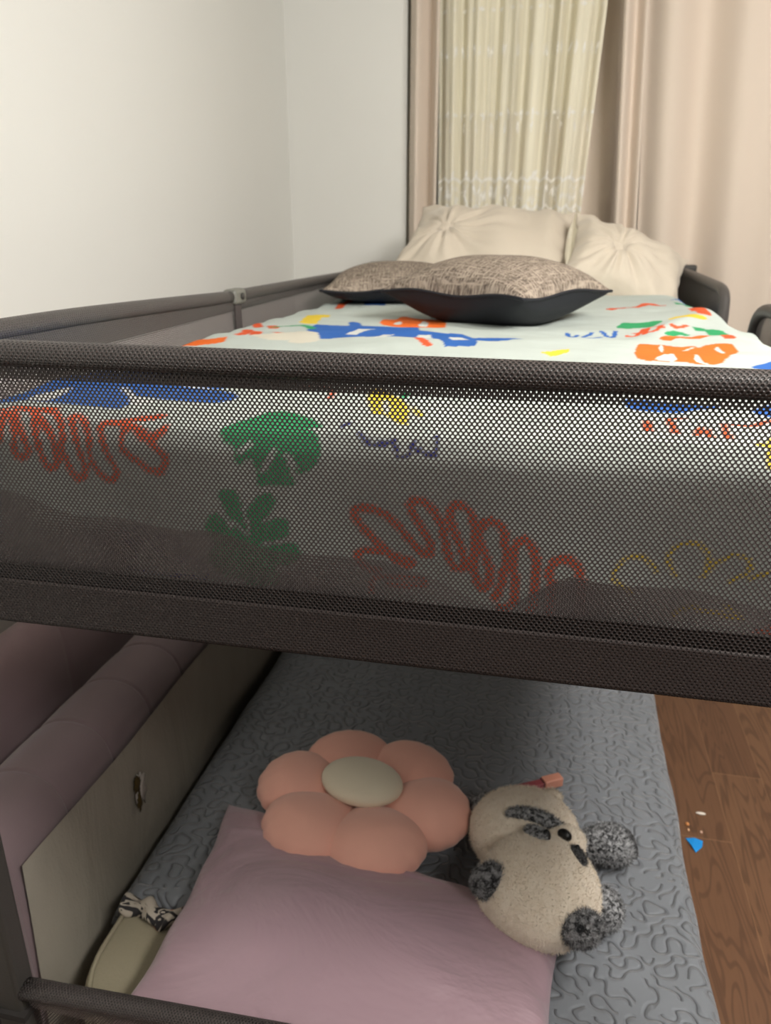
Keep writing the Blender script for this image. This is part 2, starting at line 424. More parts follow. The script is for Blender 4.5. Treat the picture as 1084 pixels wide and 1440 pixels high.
# lower front rail with its own mesh
part('lower_rail_socket', box_mesh('lower_rail_socket', (BL-.049, BN-.020, -.968), (BL+.004, BN+.022, -.958)), M['bed_dark'], smooth=False)
lx = np.linspace(BL-.004, BR+.012, 30)
part('lower_front_rail', tube_mesh('lower_front_rail', [(x, BN, -.931 + .016*min(1, (x-BL)/.35)) for x in lx], .0135, 18), M['weave'])
sheet('lower_mesh_panel', M['mesh'], BL, BR, -.942, -1.24, BN+.001, nx=80, nz=24, wob=.003, seed=9)
sheet('lower_rail_binding', M['mesh_fine'], BL, BR, -.938, -.962, BN-.003, nx=60, nz=6, wob=.0005, seed=10)
part('lower_frame_bar', tube_mesh('lower_frame_bar', [(BL, BN, -1.25), (BR, BN, -1.25)], .013, 14), M['post'])

# ------------------------------------------------------------------ upper mattress and printed cover
ZT = -.175
mt = link('mattress', box_mesh('mattress', (BL+.03, .705, -.348), (BR-.025, BF-.05, ZT-.05)), simple('mattress_ticking', (.6, .6, .58), .9), smooth=False)
bevel(mt, .03, 4); tag(mt, 'upper bunk mattress wholly under the printed cover', 'mattress')

PRINT_COLORS = {'b': (.028, .115, .40), 'o': (.75, .145, .022), 'r': (.66, .095, .03), 'y': (.72, .53, .05), 'g': (.030, .30, .115),
                'n': (.02, .025, .16), 'w': (.58, .60, .575), 'c': (.60, .57, .48), 'm': (.46, .51, .48)}
GROUND = (.46, .51, .48)
PRINT = [
('b',0,[(-0.4255,1.3259),(-0.4267,1.3917),(-0.3594,1.3723),(-0.379,1.4444),(-0.3863,1.5112),(-0.3576,1.4417),(-0.337,1.3837),(-0.236,1.3985),(-0.2164,1.2953),(-0.1433,1.3023),(-0.1239,1.2602),(-0.0571,1.2877),(-0.0408,1.2445),(-0.0636,1.215),(-0.1086,1.1959),(-0.1064,1.1224),(-0.1469,1.1075),(-0.1667,1.1764),(-0.2694,1.1786),(-0.3251,1.184),(-0.3653,1.1704),(-0.382,1.2186),(-0.4057,1.2695)]),
('w',0,[(-0.3281,1.2301),(-0.3247,1.3164),(-0.298,1.322),(-0.312,1.2335)]),
('w',0,[(-0.265,1.1674),(-0.2689,1.2426),(-0.2509,1.2465),(-0.2464,1.1713)]),
('w',0,[(-0.2015,1.1761),(-0.2114,1.2548),(-0.1917,1.2591),(-0.1779,1.1811)]),
('w',0,[(-0.1613,1.2522),(-0.1426,1.2641),(-0.1214,1.2027),(-0.1475,1.1876)]),
('o',0,[(-0.3202,1.4497),(-0.3264,1.4733),(-0.3322,1.5049),(-0.3365,1.5372),(-0.338,1.5621),(-0.3348,1.5749),(-0.3281,1.5799),(-0.3206,1.5825),(-0.3152,1.588),(-0.3133,1.5993),(-0.3133,1.6133),(-0.3129,1.6259),(-0.3096,1.6329),(-0.3028,1.632),(-0.2938,1.6257),(-0.2834,1.6173),(-0.2721,1.6101),(-0.2589,1.6073),(-0.2439,1.6063),(-0.2293,1.6017),(-0.2173,1.5878),(-0.2085,1.5593),(-0.2018,1.5217),(-0.1971,1.4853),(-0.1942,1.4586),(-0.1927,1.4428),(-0.1926,1.4329),(-0.1944,1.4269),(-0.1985,1.4232),(-0.2063,1.423),(-0.2172,1.4266),(-0.2286,1.4307),(-0.2374,1.432),(-0.2421,1.4284),(-0.2442,1.4224),(-0.2463,1.4161),(-0.2508,1.4121),(-0.2587,1.4103),(-0.2688,1.4097),(-0.2794,1.4108),(-0.289,1.4141),(-0.2976,1.419),(-0.3059,1.4254),(-0.3135,1.4351)]),
('w',0,[(-0.2987,1.4615),(-0.3009,1.4753),(-0.3026,1.4946),(-0.3034,1.5143),(-0.3034,1.5289),(-0.3021,1.538),(-0.2997,1.5441),(-0.2968,1.5451),(-0.294,1.5388),(-0.2907,1.5204),(-0.287,1.4932),(-0.2842,1.4669),(-0.2834,1.4503),(-0.2857,1.4452),(-0.2901,1.4466),(-0.295,1.4527)]),
('w',0,[(-0.2461,1.4582),(-0.2493,1.4763),(-0.2522,1.5027),(-0.2542,1.5294),(-0.2545,1.5472),(-0.2522,1.5534),(-0.2479,1.5524),(-0.243,1.5457),(-0.239,1.5347),(-0.2356,1.5159),(-0.2324,1.4905),(-0.2302,1.4665),(-0.23,1.451),(-0.2325,1.4449),(-0.237,1.4444),(-0.2421,1.449)]),
('y',0,[(-0.4756,1.4349),(-0.5158,1.6118),(-0.4689,1.631),(-0.4544,1.5713),(-0.4667,1.5558),(-0.4317,1.4081),(-0.4534,1.4142)]),
('b',0,[(-0.5283,2.187),(-0.4662,2.2002),(-0.4041,1.8993),(-0.4576,1.9001)]),
('r',0.02,[(-0.5061,1.8303),(-0.5079,1.8449),(-0.5107,1.8663),(-0.5138,1.8913),(-0.5164,1.9163),(-0.5179,1.9375),(-0.518,1.9542),(-0.5172,1.969),(-0.5157,1.9822),(-0.5137,1.9941),(-0.5116,2.0051),(-0.509,2.0152),(-0.5056,2.0243),(-0.5021,2.032),(-0.4989,2.0383),(-0.4967,2.043)]),
('r',0.014,[(-0.1981,1.1768),(-0.1942,1.1659),(-0.1884,1.1501),(-0.1822,1.1331),(-0.1768,1.1181),(-0.1732,1.1082)]),
('c',0.05,[(-0.4269,1.2091),(-0.427,1.2156),(-0.4275,1.2255),(-0.4277,1.2365),(-0.4272,1.2458),(-0.4255,1.2508),(-0.4222,1.2513),(-0.4179,1.2489),(-0.4129,1.244),(-0.4075,1.2369),(-0.4022,1.2279),(-0.3965,1.215),(-0.3902,1.1983),(-0.3841,1.1811),(-0.379,1.1661),(-0.3755,1.156)]),
('o',0,[(-0.5895,1.1542),(-0.5205,1.1943),(-0.5023,1.1403),(-0.5429,1.1084),(-0.5843,1.1073)]),
('r',0.02,[(-0.5612,1.4257),(-0.5567,1.4167),(-0.5502,1.4036),(-0.5431,1.3894),(-0.5368,1.3768),(-0.5326,1.3684)]),
('r',0.02,[(-0.5339,1.3191),(-0.5295,1.306),(-0.5232,1.2873),(-0.5165,1.267),(-0.5106,1.2486),(-0.5067,1.2355),(-0.5051,1.2279),(-0.505,1.2236),(-0.5057,1.2213),(-0.5065,1.2201),(-0.507,1.2188)]),
('r',0.02,[(-0.5121,1.3049),(-0.5089,1.2978),(-0.5044,1.2877),(-0.4993,1.2763),(-0.4945,1.2652),(-0.4909,1.2559),(-0.4884,1.2479),(-0.4865,1.2403),(-0.4852,1.2335),(-0.4841,1.2279),(-0.4833,1.2238)]),
('r',0.02,[(-0.4622,1.2619),(-0.4593,1.2587),(-0.4549,1.2538),(-0.4501,1.2486),(-0.4458,1.2439),(-0.4429,1.2407)]),
('r',0.02,[(-0.5121,1.383),(-0.5093,1.3774),(-0.5052,1.3692),(-0.5007,1.3602),(-0.4967,1.3522),(-0.4939,1.3468)]),
('g',0.014,[(-0.4984,1.3557),(-0.4963,1.3591),(-0.4934,1.3642),(-0.4898,1.37),(-0.4857,1.3753),(-0.4812,1.3794),(-0.4763,1.3827),(-0.471,1.3859),(-0.4651,1.3881),(-0.459,1.3883),(-0.4525,1.3855),(-0.445,1.3779),(-0.4366,1.3663),(-0.4283,1.3536),(-0.4213,1.3422),(-0.4164,1.3346)]),
('c',0,[(-0.4868,1.2149),(-0.4835,1.2194),(-0.4736,1.2198),(-0.4618,1.2195),(-0.4526,1.2222),(-0.4472,1.2302),(-0.4431,1.2412),(-0.4394,1.2519),(-0.4353,1.2591),(-0.4306,1.2624),(-0.4259,1.2632),(-0.4209,1.261),(-0.4151,1.2549),(-0.4076,1.2432),(-0.399,1.227),(-0.3915,1.2103),(-0.3873,1.1966),(-0.3868,1.1861),(-0.3887,1.177),(-0.3928,1.1696),(-0.3987,1.1643),(-0.4073,1.1605),(-0.4183,1.1583),(-0.4304,1.1586),(-0.4419,1.1625),(-0.4546,1.1724),(-0.4687,1.1875),(-0.4808,1.2033)]),
('g',0,[(0.1209,1.5187),(0.1227,1.5333),(0.1267,1.5504),(0.132,1.5664),(0.1376,1.5772),(0.1428,1.5796),(0.1483,1.5762),(0.1546,1.5718),(0.1623,1.5712),(0.173,1.5775),(0.1862,1.5878),(0.1986,1.5969),(0.2072,1.5997),(0.2107,1.5938),(0.2109,1.5825),(0.209,1.5685),(0.206,1.5547),(0.2018,1.54),(0.1961,1.5237),(0.1896,1.5086),(0.1834,1.4974),(0.1774,1.4912),(0.1711,1.4883),(0.1647,1.4869),(0.1584,1.4854),(0.1521,1.4826),(0.1456,1.4797),(0.1395,1.4784),(0.1342,1.4802),(0.1295,1.4862),(0.1251,1.4955),(0.122,1.5067)]),
('b',0.008,[(0.0287,1.3997),(0.0296,1.3924),(0.0309,1.3815),(0.0324,1.3699),(0.034,1.3605),(0.0357,1.3561),(0.0377,1.3582),(0.0399,1.3649),(0.0423,1.3738),(0.0443,1.3824),(0.0458,1.388)]),
('b',0.008,[(0.0548,1.369),(0.0573,1.3772),(0.0611,1.3894),(0.0654,1.4032),(0.0693,1.4159),(0.072,1.4246)]),
('b',0.008,[(0.0885,1.4441),(0.0908,1.4328),(0.094,1.4157),(0.0976,1.3981),(0.1011,1.3846),(0.104,1.3794),(0.1065,1.3857),(0.1088,1.4005),(0.111,1.4193),(0.1129,1.4375),(0.1143,1.4496)]),
('b',0.008,[(0.0618,1.353),(0.0653,1.3572),(0.0705,1.3635),(0.0764,1.3706),(0.0817,1.377),(0.0854,1.3814)]),
('r',0.009,[(0.1303,1.406),(0.1317,1.402),(0.1337,1.3956),(0.1361,1.3893),(0.1388,1.3858),(0.1419,1.3875),(0.1458,1.3969),(0.1507,1.4127),(0.1559,1.4311),(0.1606,1.4484),(0.1639,1.4602)]),
('r',0.009,[(0.1451,1.4245),(0.1492,1.4207),(0.1549,1.4146),(0.1614,1.4087),(0.1679,1.4051),(0.1735,1.4061),(0.1785,1.4139),(0.1836,1.4271),(0.1884,1.4425),(0.1926,1.457),(0.1956,1.4669)]),
('r',0.009,[(0.157,1.3907),(0.1597,1.4042),(0.1637,1.4249),(0.1685,1.4481),(0.1733,1.4682),(0.1775,1.4794),(0.1811,1.4784),(0.1845,1.4688),(0.1875,1.4553),(0.19,1.4425),(0.1917,1.4344)]),
('r',0.009,[(0.2114,1.4703),(0.2116,1.4646),(0.2116,1.4559),(0.2118,1.447),(0.2128,1.4406),(0.215,1.4393),(0.2192,1.4453),(0.2251,1.4569),(0.2316,1.4709),(0.2376,1.4841),(0.2417,1.4931)]),
('o',0.022,[(0.1866,1.3322),(0.1879,1.3365),(0.1897,1.3427),(0.1919,1.3497),(0.1946,1.3566),(0.1975,1.3619),(0.2009,1.3661),(0.2049,1.3698),(0.2092,1.3727),(0.2133,1.3744),(0.2171,1.3746),(0.2203,1.3718),(0.2231,1.3664),(0.2258,1.3604),(0.2287,1.3561),(0.2321,1.3555),(0.2367,1.36),(0.2421,1.3685),(0.2477,1.3786),(0.2527,1.3879),(0.2562,1.3943)]),
('g',0.02,[(0.1994,1.3909),(0.2016,1.3947),(0.2049,1.4004),(0.2087,1.4066),(0.2124,1.4119),(0.2155,1.415),(0.218,1.4151),(0.2203,1.4131),(0.2223,1.41),(0.2239,1.4071),(0.2251,1.4052)]),
('g',0.02,[(0.2581,1.4867),(0.2584,1.4828),(0.2588,1.4771),(0.2592,1.4708),(0.2596,1.4652),(0.2598,1.4614)]),
('g',0.03,[(0.2821,1.4598),(0.2821,1.4532),(0.2821,1.4435),(0.282,1.433),(0.282,1.4236),(0.2819,1.4172)]),
('y',0,[(0.2277,1.5964),(0.226,1.6039),(0.225,1.614),(0.2255,1.6251),(0.2285,1.6354),(0.235,1.6459),(0.2445,1.6572),(0.2547,1.6664),(0.2634,1.6712),(0.2702,1.6693),(0.2759,1.6626),(0.281,1.6543),(0.2856,1.6475),(0.2905,1.6435),(0.2953,1.6405),(0.2988,1.6368),(0.2997,1.6309),(0.2976,1.6211),(0.2932,1.6087),(0.2872,1.5969),(0.2804,1.5889),(0.2719,1.5857),(0.2617,1.5856),(0.2515,1.587),(0.2433,1.5884),(0.2375,1.5891),(0.2331,1.59),(0.2299,1.5921)]),
('r',0.02,[(0.1295,1.8251),(0.1325,1.8294),(0.1365,1.8352),(0.1415,1.8424),(0.1474,1.851),(0.1541,1.8612),(0.1621,1.8735),(0.1718,1.8881),(0.1821,1.904),(0.192,1.9203),(0.2005,1.9359),(0.2074,1.9531),(0.2133,1.9725),(0.2185,1.9909),(0.2236,2.0051),(0.2287,2.0114),(0.2344,2.0063),(0.24,1.9921),(0.2453,1.9743),(0.2496,1.9577),(0.2526,1.947)]),
('g',0,[(0.2947,2.0745),(0.2984,2.0879),(0.3044,2.0912),(0.3106,2.0839),(0.315,2.0663),(0.3172,2.0305),(0.3183,1.9811),(0.3182,1.9349),(0.3169,1.9063),(0.3139,1.8976),(0.3093,1.9004),(0.3044,1.912),(0.3007,1.9297),(0.2979,1.9593),(0.2955,2.0015),(0.2942,2.0445)]),
('r',0.03,[(0.2973,1.7786),(0.2977,1.7614),(0.2984,1.7365),(0.299,1.7097),(0.2996,1.6863),(0.3,1.6707)]),
('b',0,[(0.2978,2.1399),(0.3059,2.1653),(0.3215,2.2104),(0.3393,2.2594),(0.3532,2.2943),(0.3624,2.3178),(0.3697,2.3364),(0.3733,2.3347),(0.3714,2.2981),(0.3607,2.2019),(0.3447,2.0734),(0.3302,1.9639),(0.322,1.9074),(0.3214,1.915),(0.3251,1.9631),(0.3302,2.0283),(0.3334,2.0827),(0.334,2.1209),(0.3337,2.1568),(0.332,2.1854),(0.3284,2.2013),(0.3204,2.1938),(0.3092,2.1686),(0.3001,2.1447)]),
('o',0,[(0.1182,1.0933),(0.1174,1.1148),(0.1199,1.147),(0.1243,1.1816),(0.1293,1.209),(0.1352,1.2243),(0.1423,1.2326),(0.1495,1.2374),(0.1557,1.2424),(0.1601,1.2487),(0.1634,1.2542),(0.1667,1.2582),(0.171,1.26),(0.1766,1.2577),(0.1829,1.2523),(0.1894,1.2474),(0.1957,1.2462),(0.2021,1.2514),(0.2089,1.2609),(0.2151,1.2702),(0.2198,1.2753),(0.2219,1.2729),(0.2221,1.266),(0.2221,1.2593),(0.2235,1.2568),(0.2267,1.2608),(0.231,1.2687),(0.2359,1.2776),(0.2413,1.2847),(0.2475,1.2896),(0.2546,1.2935),(0.2615,1.2964),(0.2669,1.2976),(0.2708,1.2982),(0.2736,1.2979),(0.2754,1.2949),(0.2766,1.2873),(0.2773,1.2733),(0.2774,1.2548),(0.2764,1.2351),(0.2739,1.2175),(0.2695,1.2025),(0.2636,1.1885),(0.2569,1.1747),(0.2503,1.1601),(0.2439,1.1434),(0.2373,1.1257),(0.2307,1.1095),(0.224,1.0973),(0.2169,1.0897),(0.2096,1.0853),(0.2024,1.083),(0.1958,1.0823),(0.1902,1.0842),(0.1851,1.0887),(0.1802,1.0935),(0.1748,1.096),(0.1691,1.0951),(0.1633,1.0921),(0.1571,1.0888),(0.1504,1.0871),(0.142,1.0853),(0.1322,1.0832),(0.1235,1.0845)]),
('w',0,[(0.157,1.1818),(0.1585,1.1963),(0.161,1.2144),(0.1637,1.232),(0.1658,1.2446),(0.1676,1.2518),(0.1693,1.2556),(0.1702,1.254),(0.1699,1.2454),(0.1676,1.2242),(0.164,1.1942),(0.1604,1.1665),(0.158,1.1506),(0.1568,1.1492),(0.1563,1.1567),(0.1563,1.169)]),
('w',0,[(0.143,1.0985),(0.1433,1.1054),(0.1467,1.1155),(0.1515,1.126),(0.156,1.1341),(0.1603,1.1397),(0.1652,1.144),(0.1696,1.1458),(0.1723,1.1435),(0.1735,1.1348),(0.1735,1.1212),(0.1722,1.1076),(0.1694,1.0986),(0.1635,1.0947),(0.1552,1.0937),(0.1474,1.0951)]),
('w',0,[(0.1958,1.1098),(0.1967,1.1229),(0.1994,1.14),(0.2027,1.1548),(0.2052,1.1606),(0.2064,1.1526),(0.2071,1.1355),(0.2075,1.1167),(0.2077,1.103),(0.2081,1.0949),(0.2085,1.0889),(0.2085,1.0855),(0.2076,1.0848),(0.205,1.0874),(0.2012,1.093),(0.1976,1.1008)]),
('w',0,[(0.2472,1.2524),(0.2485,1.2602),(0.2503,1.2647),(0.2521,1.2645),(0.2532,1.2584),(0.2531,1.2426),(0.2524,1.2196),(0.2516,1.1968),(0.2513,1.1807),(0.2517,1.1722),(0.2525,1.1677),(0.2531,1.1663),(0.2531,1.1667),(0.252,1.1691),(0.2502,1.1739),(0.2483,1.1809),(0.247,1.1902),(0.2464,1.204),(0.2463,1.2218),(0.2466,1.2395)]),
('w',0,[(0.1909,1.189),(0.1951,1.1981),(0.2021,1.2142),(0.2097,1.232),(0.2152,1.2456),(0.2184,1.2546),(0.2204,1.2614),(0.2209,1.2646),(0.2196,1.2631),(0.2154,1.2543),(0.209,1.2398),(0.2023,1.2243),(0.1974,1.2122),(0.194,1.2027),(0.1913,1.194),(0.19,1.1887)]),
('y',0,[(-0.012,1.1185),(0.0294,1.1546),(0.0291,1.1335),(0.004,1.0939)]),
('b',0,[(0.2644,1.0881),(0.2908,1.1299),(0.3311,1.1874),(0.3013,1.0702),(0.2605,1.07)]),
('r',0.02,[(0.2917,1.4018),(0.2908,1.3943),(0.2895,1.3832),(0.2881,1.3712),(0.2868,1.3605),(0.286,1.3534)]),
('b',0,[(-0.6075,0.7331),(-0.6051,0.7373),(-0.5992,0.7402),(-0.5931,0.7438),(-0.5901,0.7501),(-0.5927,0.7603),(-0.5985,0.7735),(-0.6046,0.7884),(-0.6074,0.8037),(-0.6051,0.8207),(-0.5994,0.8394),(-0.5929,0.8576),(-0.5884,0.8726),(-0.5894,0.883),(-0.5937,0.8901),(-0.5953,0.8951),(-0.5882,0.8991),(-0.5688,0.9024),(-0.5409,0.9042),(-0.5105,0.9046),(-0.4829,0.9038),(-0.4594,0.9012),(-0.4374,0.8972),(-0.4161,0.8927),(-0.3949,0.8885),(-0.3712,0.8851),(-0.3462,0.8822),(-0.325,0.8787),(-0.3123,0.8742),(-0.3115,0.8684),(-0.319,0.8618),(-0.3295,0.8543),(-0.3379,0.8461),(-0.3431,0.8362),(-0.3479,0.825),(-0.3524,0.8145),(-0.3569,0.8065),(-0.3626,0.8021),(-0.3692,0.8),(-0.3742,0.7985),(-0.3752,0.7958),(-0.3707,0.7917),(-0.3623,0.7873),(-0.3526,0.7821),(-0.3439,0.7761),(-0.3358,0.7689),(-0.3273,0.7605),(-0.3205,0.7523),(-0.3174,0.745),(-0.3184,0.7384),(-0.3224,0.732),(-0.3288,0.7268),(-0.3372,0.7235),(-0.349,0.7227),(-0.364,0.7238),(-0.3796,0.7262),(-0.3932,0.7289),(-0.4046,0.7336),(-0.4153,0.7403),(-0.424,0.7454),(-0.4295,0.7454),(-0.43,0.7372),(-0.4266,0.7238),(-0.4225,0.71),(-0.4207,0.7001),(-0.4205,0.6948),(-0.4209,0.692),(-0.4239,0.691),(-0.4314,0.6909),(-0.4461,0.6923),(-0.4667,0.6957),(-0.4891,0.7003),(-0.5082,0.7045),(-0.5225,0.7086),(-0.5346,0.7132),(-0.5452,0.717),(-0.5552,0.7187),(-0.5645,0.7165),(-0.5726,0.7115),(-0.5797,0.7069),(-0.5863,0.7059),(-0.593,0.71),(-0.5997,0.7174),(-0.605,0.7259)]),
('w',0,[(-0.5553,0.7249),(-0.5579,0.7284),(-0.5581,0.7326),(-0.557,0.7378),(-0.5558,0.7441),(-0.5544,0.7526),(-0.5522,0.763),(-0.5497,0.773),(-0.5472,0.78),(-0.5446,0.7833),(-0.5418,0.7842),(-0.539,0.7829),(-0.5362,0.7795),(-0.5331,0.7733),(-0.5299,0.7646),(-0.5271,0.7552),(-0.5251,0.7467),(-0.5233,0.7386),(-0.5218,0.7304),(-0.5216,0.7235),(-0.5238,0.7191),(-0.5301,0.718),(-0.5394,0.7192),(-0.5488,0.7217)]),
('w',0,[(-0.4792,0.7874),(-0.4809,0.7916),(-0.4796,0.7934),(-0.4762,0.7926),(-0.4713,0.7891),(-0.4646,0.7817),(-0.4561,0.7711),(-0.4468,0.7597),(-0.4376,0.7499),(-0.4272,0.7418),(-0.4156,0.7342),(-0.4057,0.7274),(-0.4002,0.7215),(-0.4004,0.7157),(-0.4043,0.7099),(-0.4103,0.7063),(-0.4164,0.7067),(-0.4227,0.7129),(-0.4302,0.7236),(-0.4383,0.7363),(-0.4465,0.748),(-0.4554,0.7588),(-0.4651,0.77),(-0.4737,0.7801)]),
('w',0,[(-0.4589,0.8508),(-0.4535,0.8485),(-0.4437,0.8428),(-0.4318,0.8356),(-0.4201,0.8286),(-0.4065,0.821),(-0.391,0.8125),(-0.378,0.805),(-0.3716,0.8006),(-0.3743,0.8002),(-0.3833,0.8025),(-0.3949,0.8062),(-0.4052,0.8102),(-0.4138,0.8141),(-0.4226,0.8188),(-0.4311,0.824),(-0.4385,0.8291),(-0.4459,0.8354),(-0.4532,0.8425),(-0.4583,0.8484)]),
('g',0,[(-0.3014,0.6665),(-0.3006,0.669),(-0.2989,0.6715),(-0.2968,0.674),(-0.2947,0.6762),(-0.2924,0.678),(-0.2898,0.6793),(-0.287,0.6805),(-0.2844,0.6819),(-0.2821,0.6836),(-0.2799,0.6855),(-0.2777,0.6876),(-0.2751,0.6899),(-0.2723,0.6926),(-0.2695,0.6962),(-0.2662,0.6995),(-0.2622,0.7016),(-0.2574,0.7026),(-0.2518,0.7027),(-0.2458,0.7016),(-0.2394,0.6993),(-0.2322,0.6951),(-0.2246,0.6905),(-0.218,0.6866),(-0.2129,0.6835),(-0.2094,0.6809),(-0.207,0.6784),(-0.2057,0.6763),(-0.2058,0.6745),(-0.2083,0.6733),(-0.2126,0.6724),(-0.2168,0.6716),(-0.2189,0.6705),(-0.2178,0.6692),(-0.2148,0.6679),(-0.2112,0.6663),(-0.2082,0.6643),(-0.206,0.6619),(-0.204,0.6591),(-0.2026,0.6562),(-0.202,0.6529),(-0.2025,0.6491),(-0.2039,0.6448),(-0.2061,0.6403),(-0.2089,0.6366),(-0.2127,0.6336),(-0.2173,0.631),(-0.2219,0.6291),(-0.2256,0.6285),(-0.2281,0.6297),(-0.2299,0.6322),(-0.2312,0.6352),(-0.2323,0.6375),(-0.2332,0.6394),(-0.2339,0.6412),(-0.2342,0.6423),(-0.2344,0.642),(-0.2344,0.6397),(-0.2341,0.636),(-0.2336,0.6317),(-0.2327,0.628),(-0.2308,0.625),(-0.2281,0.6221),(-0.226,0.6197),(-0.2261,0.6178),(-0.229,0.6169),(-0.234,0.6166),(-0.2397,0.6166),(-0.2451,0.6165),(-0.2504,0.6158),(-0.2559,0.6148),(-0.2609,0.6143),(-0.2645,0.6152),(-0.266,0.618),(-0.266,0.6221),(-0.2656,0.6267),(-0.2659,0.6306),(-0.2671,0.6342),(-0.2686,0.6378),(-0.2704,0.6406),(-0.2724,0.642),(-0.2748,0.6411),(-0.2776,0.6383),(-0.2803,0.6355),(-0.2825,0.6343),(-0.2841,0.6354),(-0.2853,0.6378),(-0.2862,0.6408),(-0.2867,0.6435),(-0.2867,0.6459),(-0.2863,0.6484),(-0.2861,0.6507),(-0.2868,0.6526),(-0.2888,0.6539),(-0.2917,0.6546),(-0.2946,0.6554),(-0.2969,0.6567),(-0.2987,0.6587),(-0.3002,0.6612),(-0.3012,0.6639)]),
('g',0,[(-0.3036,0.599),(-0.3041,0.6025),(-0.304,0.6052),(-0.3031,0.6073),(-0.3016,0.6089),(-0.299,0.6103),(-0.2956,0.6113),(-0.292,0.6116),(-0.2891,0.611),(-0.2869,0.6093),(-0.2851,0.6067),(-0.2836,0.6036),(-0.2825,0.6005),(-0.2818,0.5972),(-0.2816,0.5936),(-0.2814,0.5903),(-0.2809,0.5883),(-0.2799,0.5877),(-0.2789,0.5882),(-0.2775,0.5894),(-0.2757,0.5912),(-0.2735,0.5939),(-0.2709,0.5976),(-0.268,0.6013),(-0.2651,0.6042),(-0.262,0.6063),(-0.2585,0.608),(-0.2553,0.6089),(-0.2528,0.6088),(-0.2509,0.6072),(-0.2495,0.6044),(-0.2487,0.6011),(-0.2485,0.5981),(-0.2491,0.5956),(-0.2504,0.593),(-0.2522,0.5905),(-0.2539,0.5879),(-0.2563,0.5849),(-0.2593,0.5816),(-0.2616,0.5788),(-0.2618,0.5774),(-0.2591,0.5781),(-0.2542,0.5803),(-0.2488,0.5827),(-0.2444,0.5837),(-0.2412,0.5831),(-0.2385,0.5816),(-0.2363,0.5794),(-0.235,0.577),(-0.2347,0.5741),(-0.2353,0.5706),(-0.2365,0.5672),(-0.2381,0.5643),(-0.2407,0.5622),(-0.2443,0.5606),(-0.2474,0.5594),(-0.2481,0.5584),(-0.2455,0.558),(-0.2406,0.5581),(-0.2352,0.5581),(-0.231,0.5574),(-0.2282,0.5557),(-0.2259,0.5534),(-0.2244,0.5507),(-0.2241,0.5478),(-0.2254,0.5444),(-0.2279,0.5405),(-0.2312,0.5368),(-0.2345,0.5341),(-0.2383,0.5331),(-0.2428,0.5333),(-0.2468,0.5335),(-0.2495,0.5327),(-0.2501,0.5301),(-0.2493,0.5267),(-0.2482,0.523),(-0.2476,0.5198),(-0.2474,0.5173),(-0.2471,0.5151),(-0.2478,0.5132),(-0.2506,0.5116),(-0.2568,0.5102),(-0.2657,0.5091),(-0.2747,0.5084),(-0.2812,0.5085),(-0.2838,0.5098),(-0.2841,0.5121),(-0.2841,0.5144),(-0.2858,0.5161),(-0.2899,0.5164),(-0.2954,0.5161),(-0.3012,0.5159),(-0.3063,0.5167),(-0.3106,0.5189),(-0.3147,0.5219),(-0.3182,0.5253),(-0.3208,0.5286),(-0.3223,0.5319),(-0.323,0.5353),(-0.3229,0.5386),(-0.3223,0.5416),(-0.3205,0.544),(-0.3177,0.5459),(-0.3151,0.5478),(-0.3139,0.5501),(-0.3146,0.5529),(-0.3166,0.556),(-0.3189,0.5592),(-0.3205,0.5624),(-0.3212,0.5657),(-0.3216,0.569),(-0.3214,0.5722),(-0.3206,0.5752),(-0.3189,0.5781),(-0.3164,0.5811),(-0.3136,0.5835),(-0.311,0.5847),(-0.3086,0.5846),(-0.3062,0.5833),(-0.3038,0.5814),(-0.3014,0.5792),(-0.2988,0.5762),(-0.2961,0.5723),(-0.2938,0.5689),(-0.2923,0.5673),(-0.2918,0.568),(-0.292,0.5702),(-0.2928,0.5735),(-0.2941,0.5773),(-0.2962,0.5822),(-0.2991,0.5882),(-0.3019,0.5941)]),
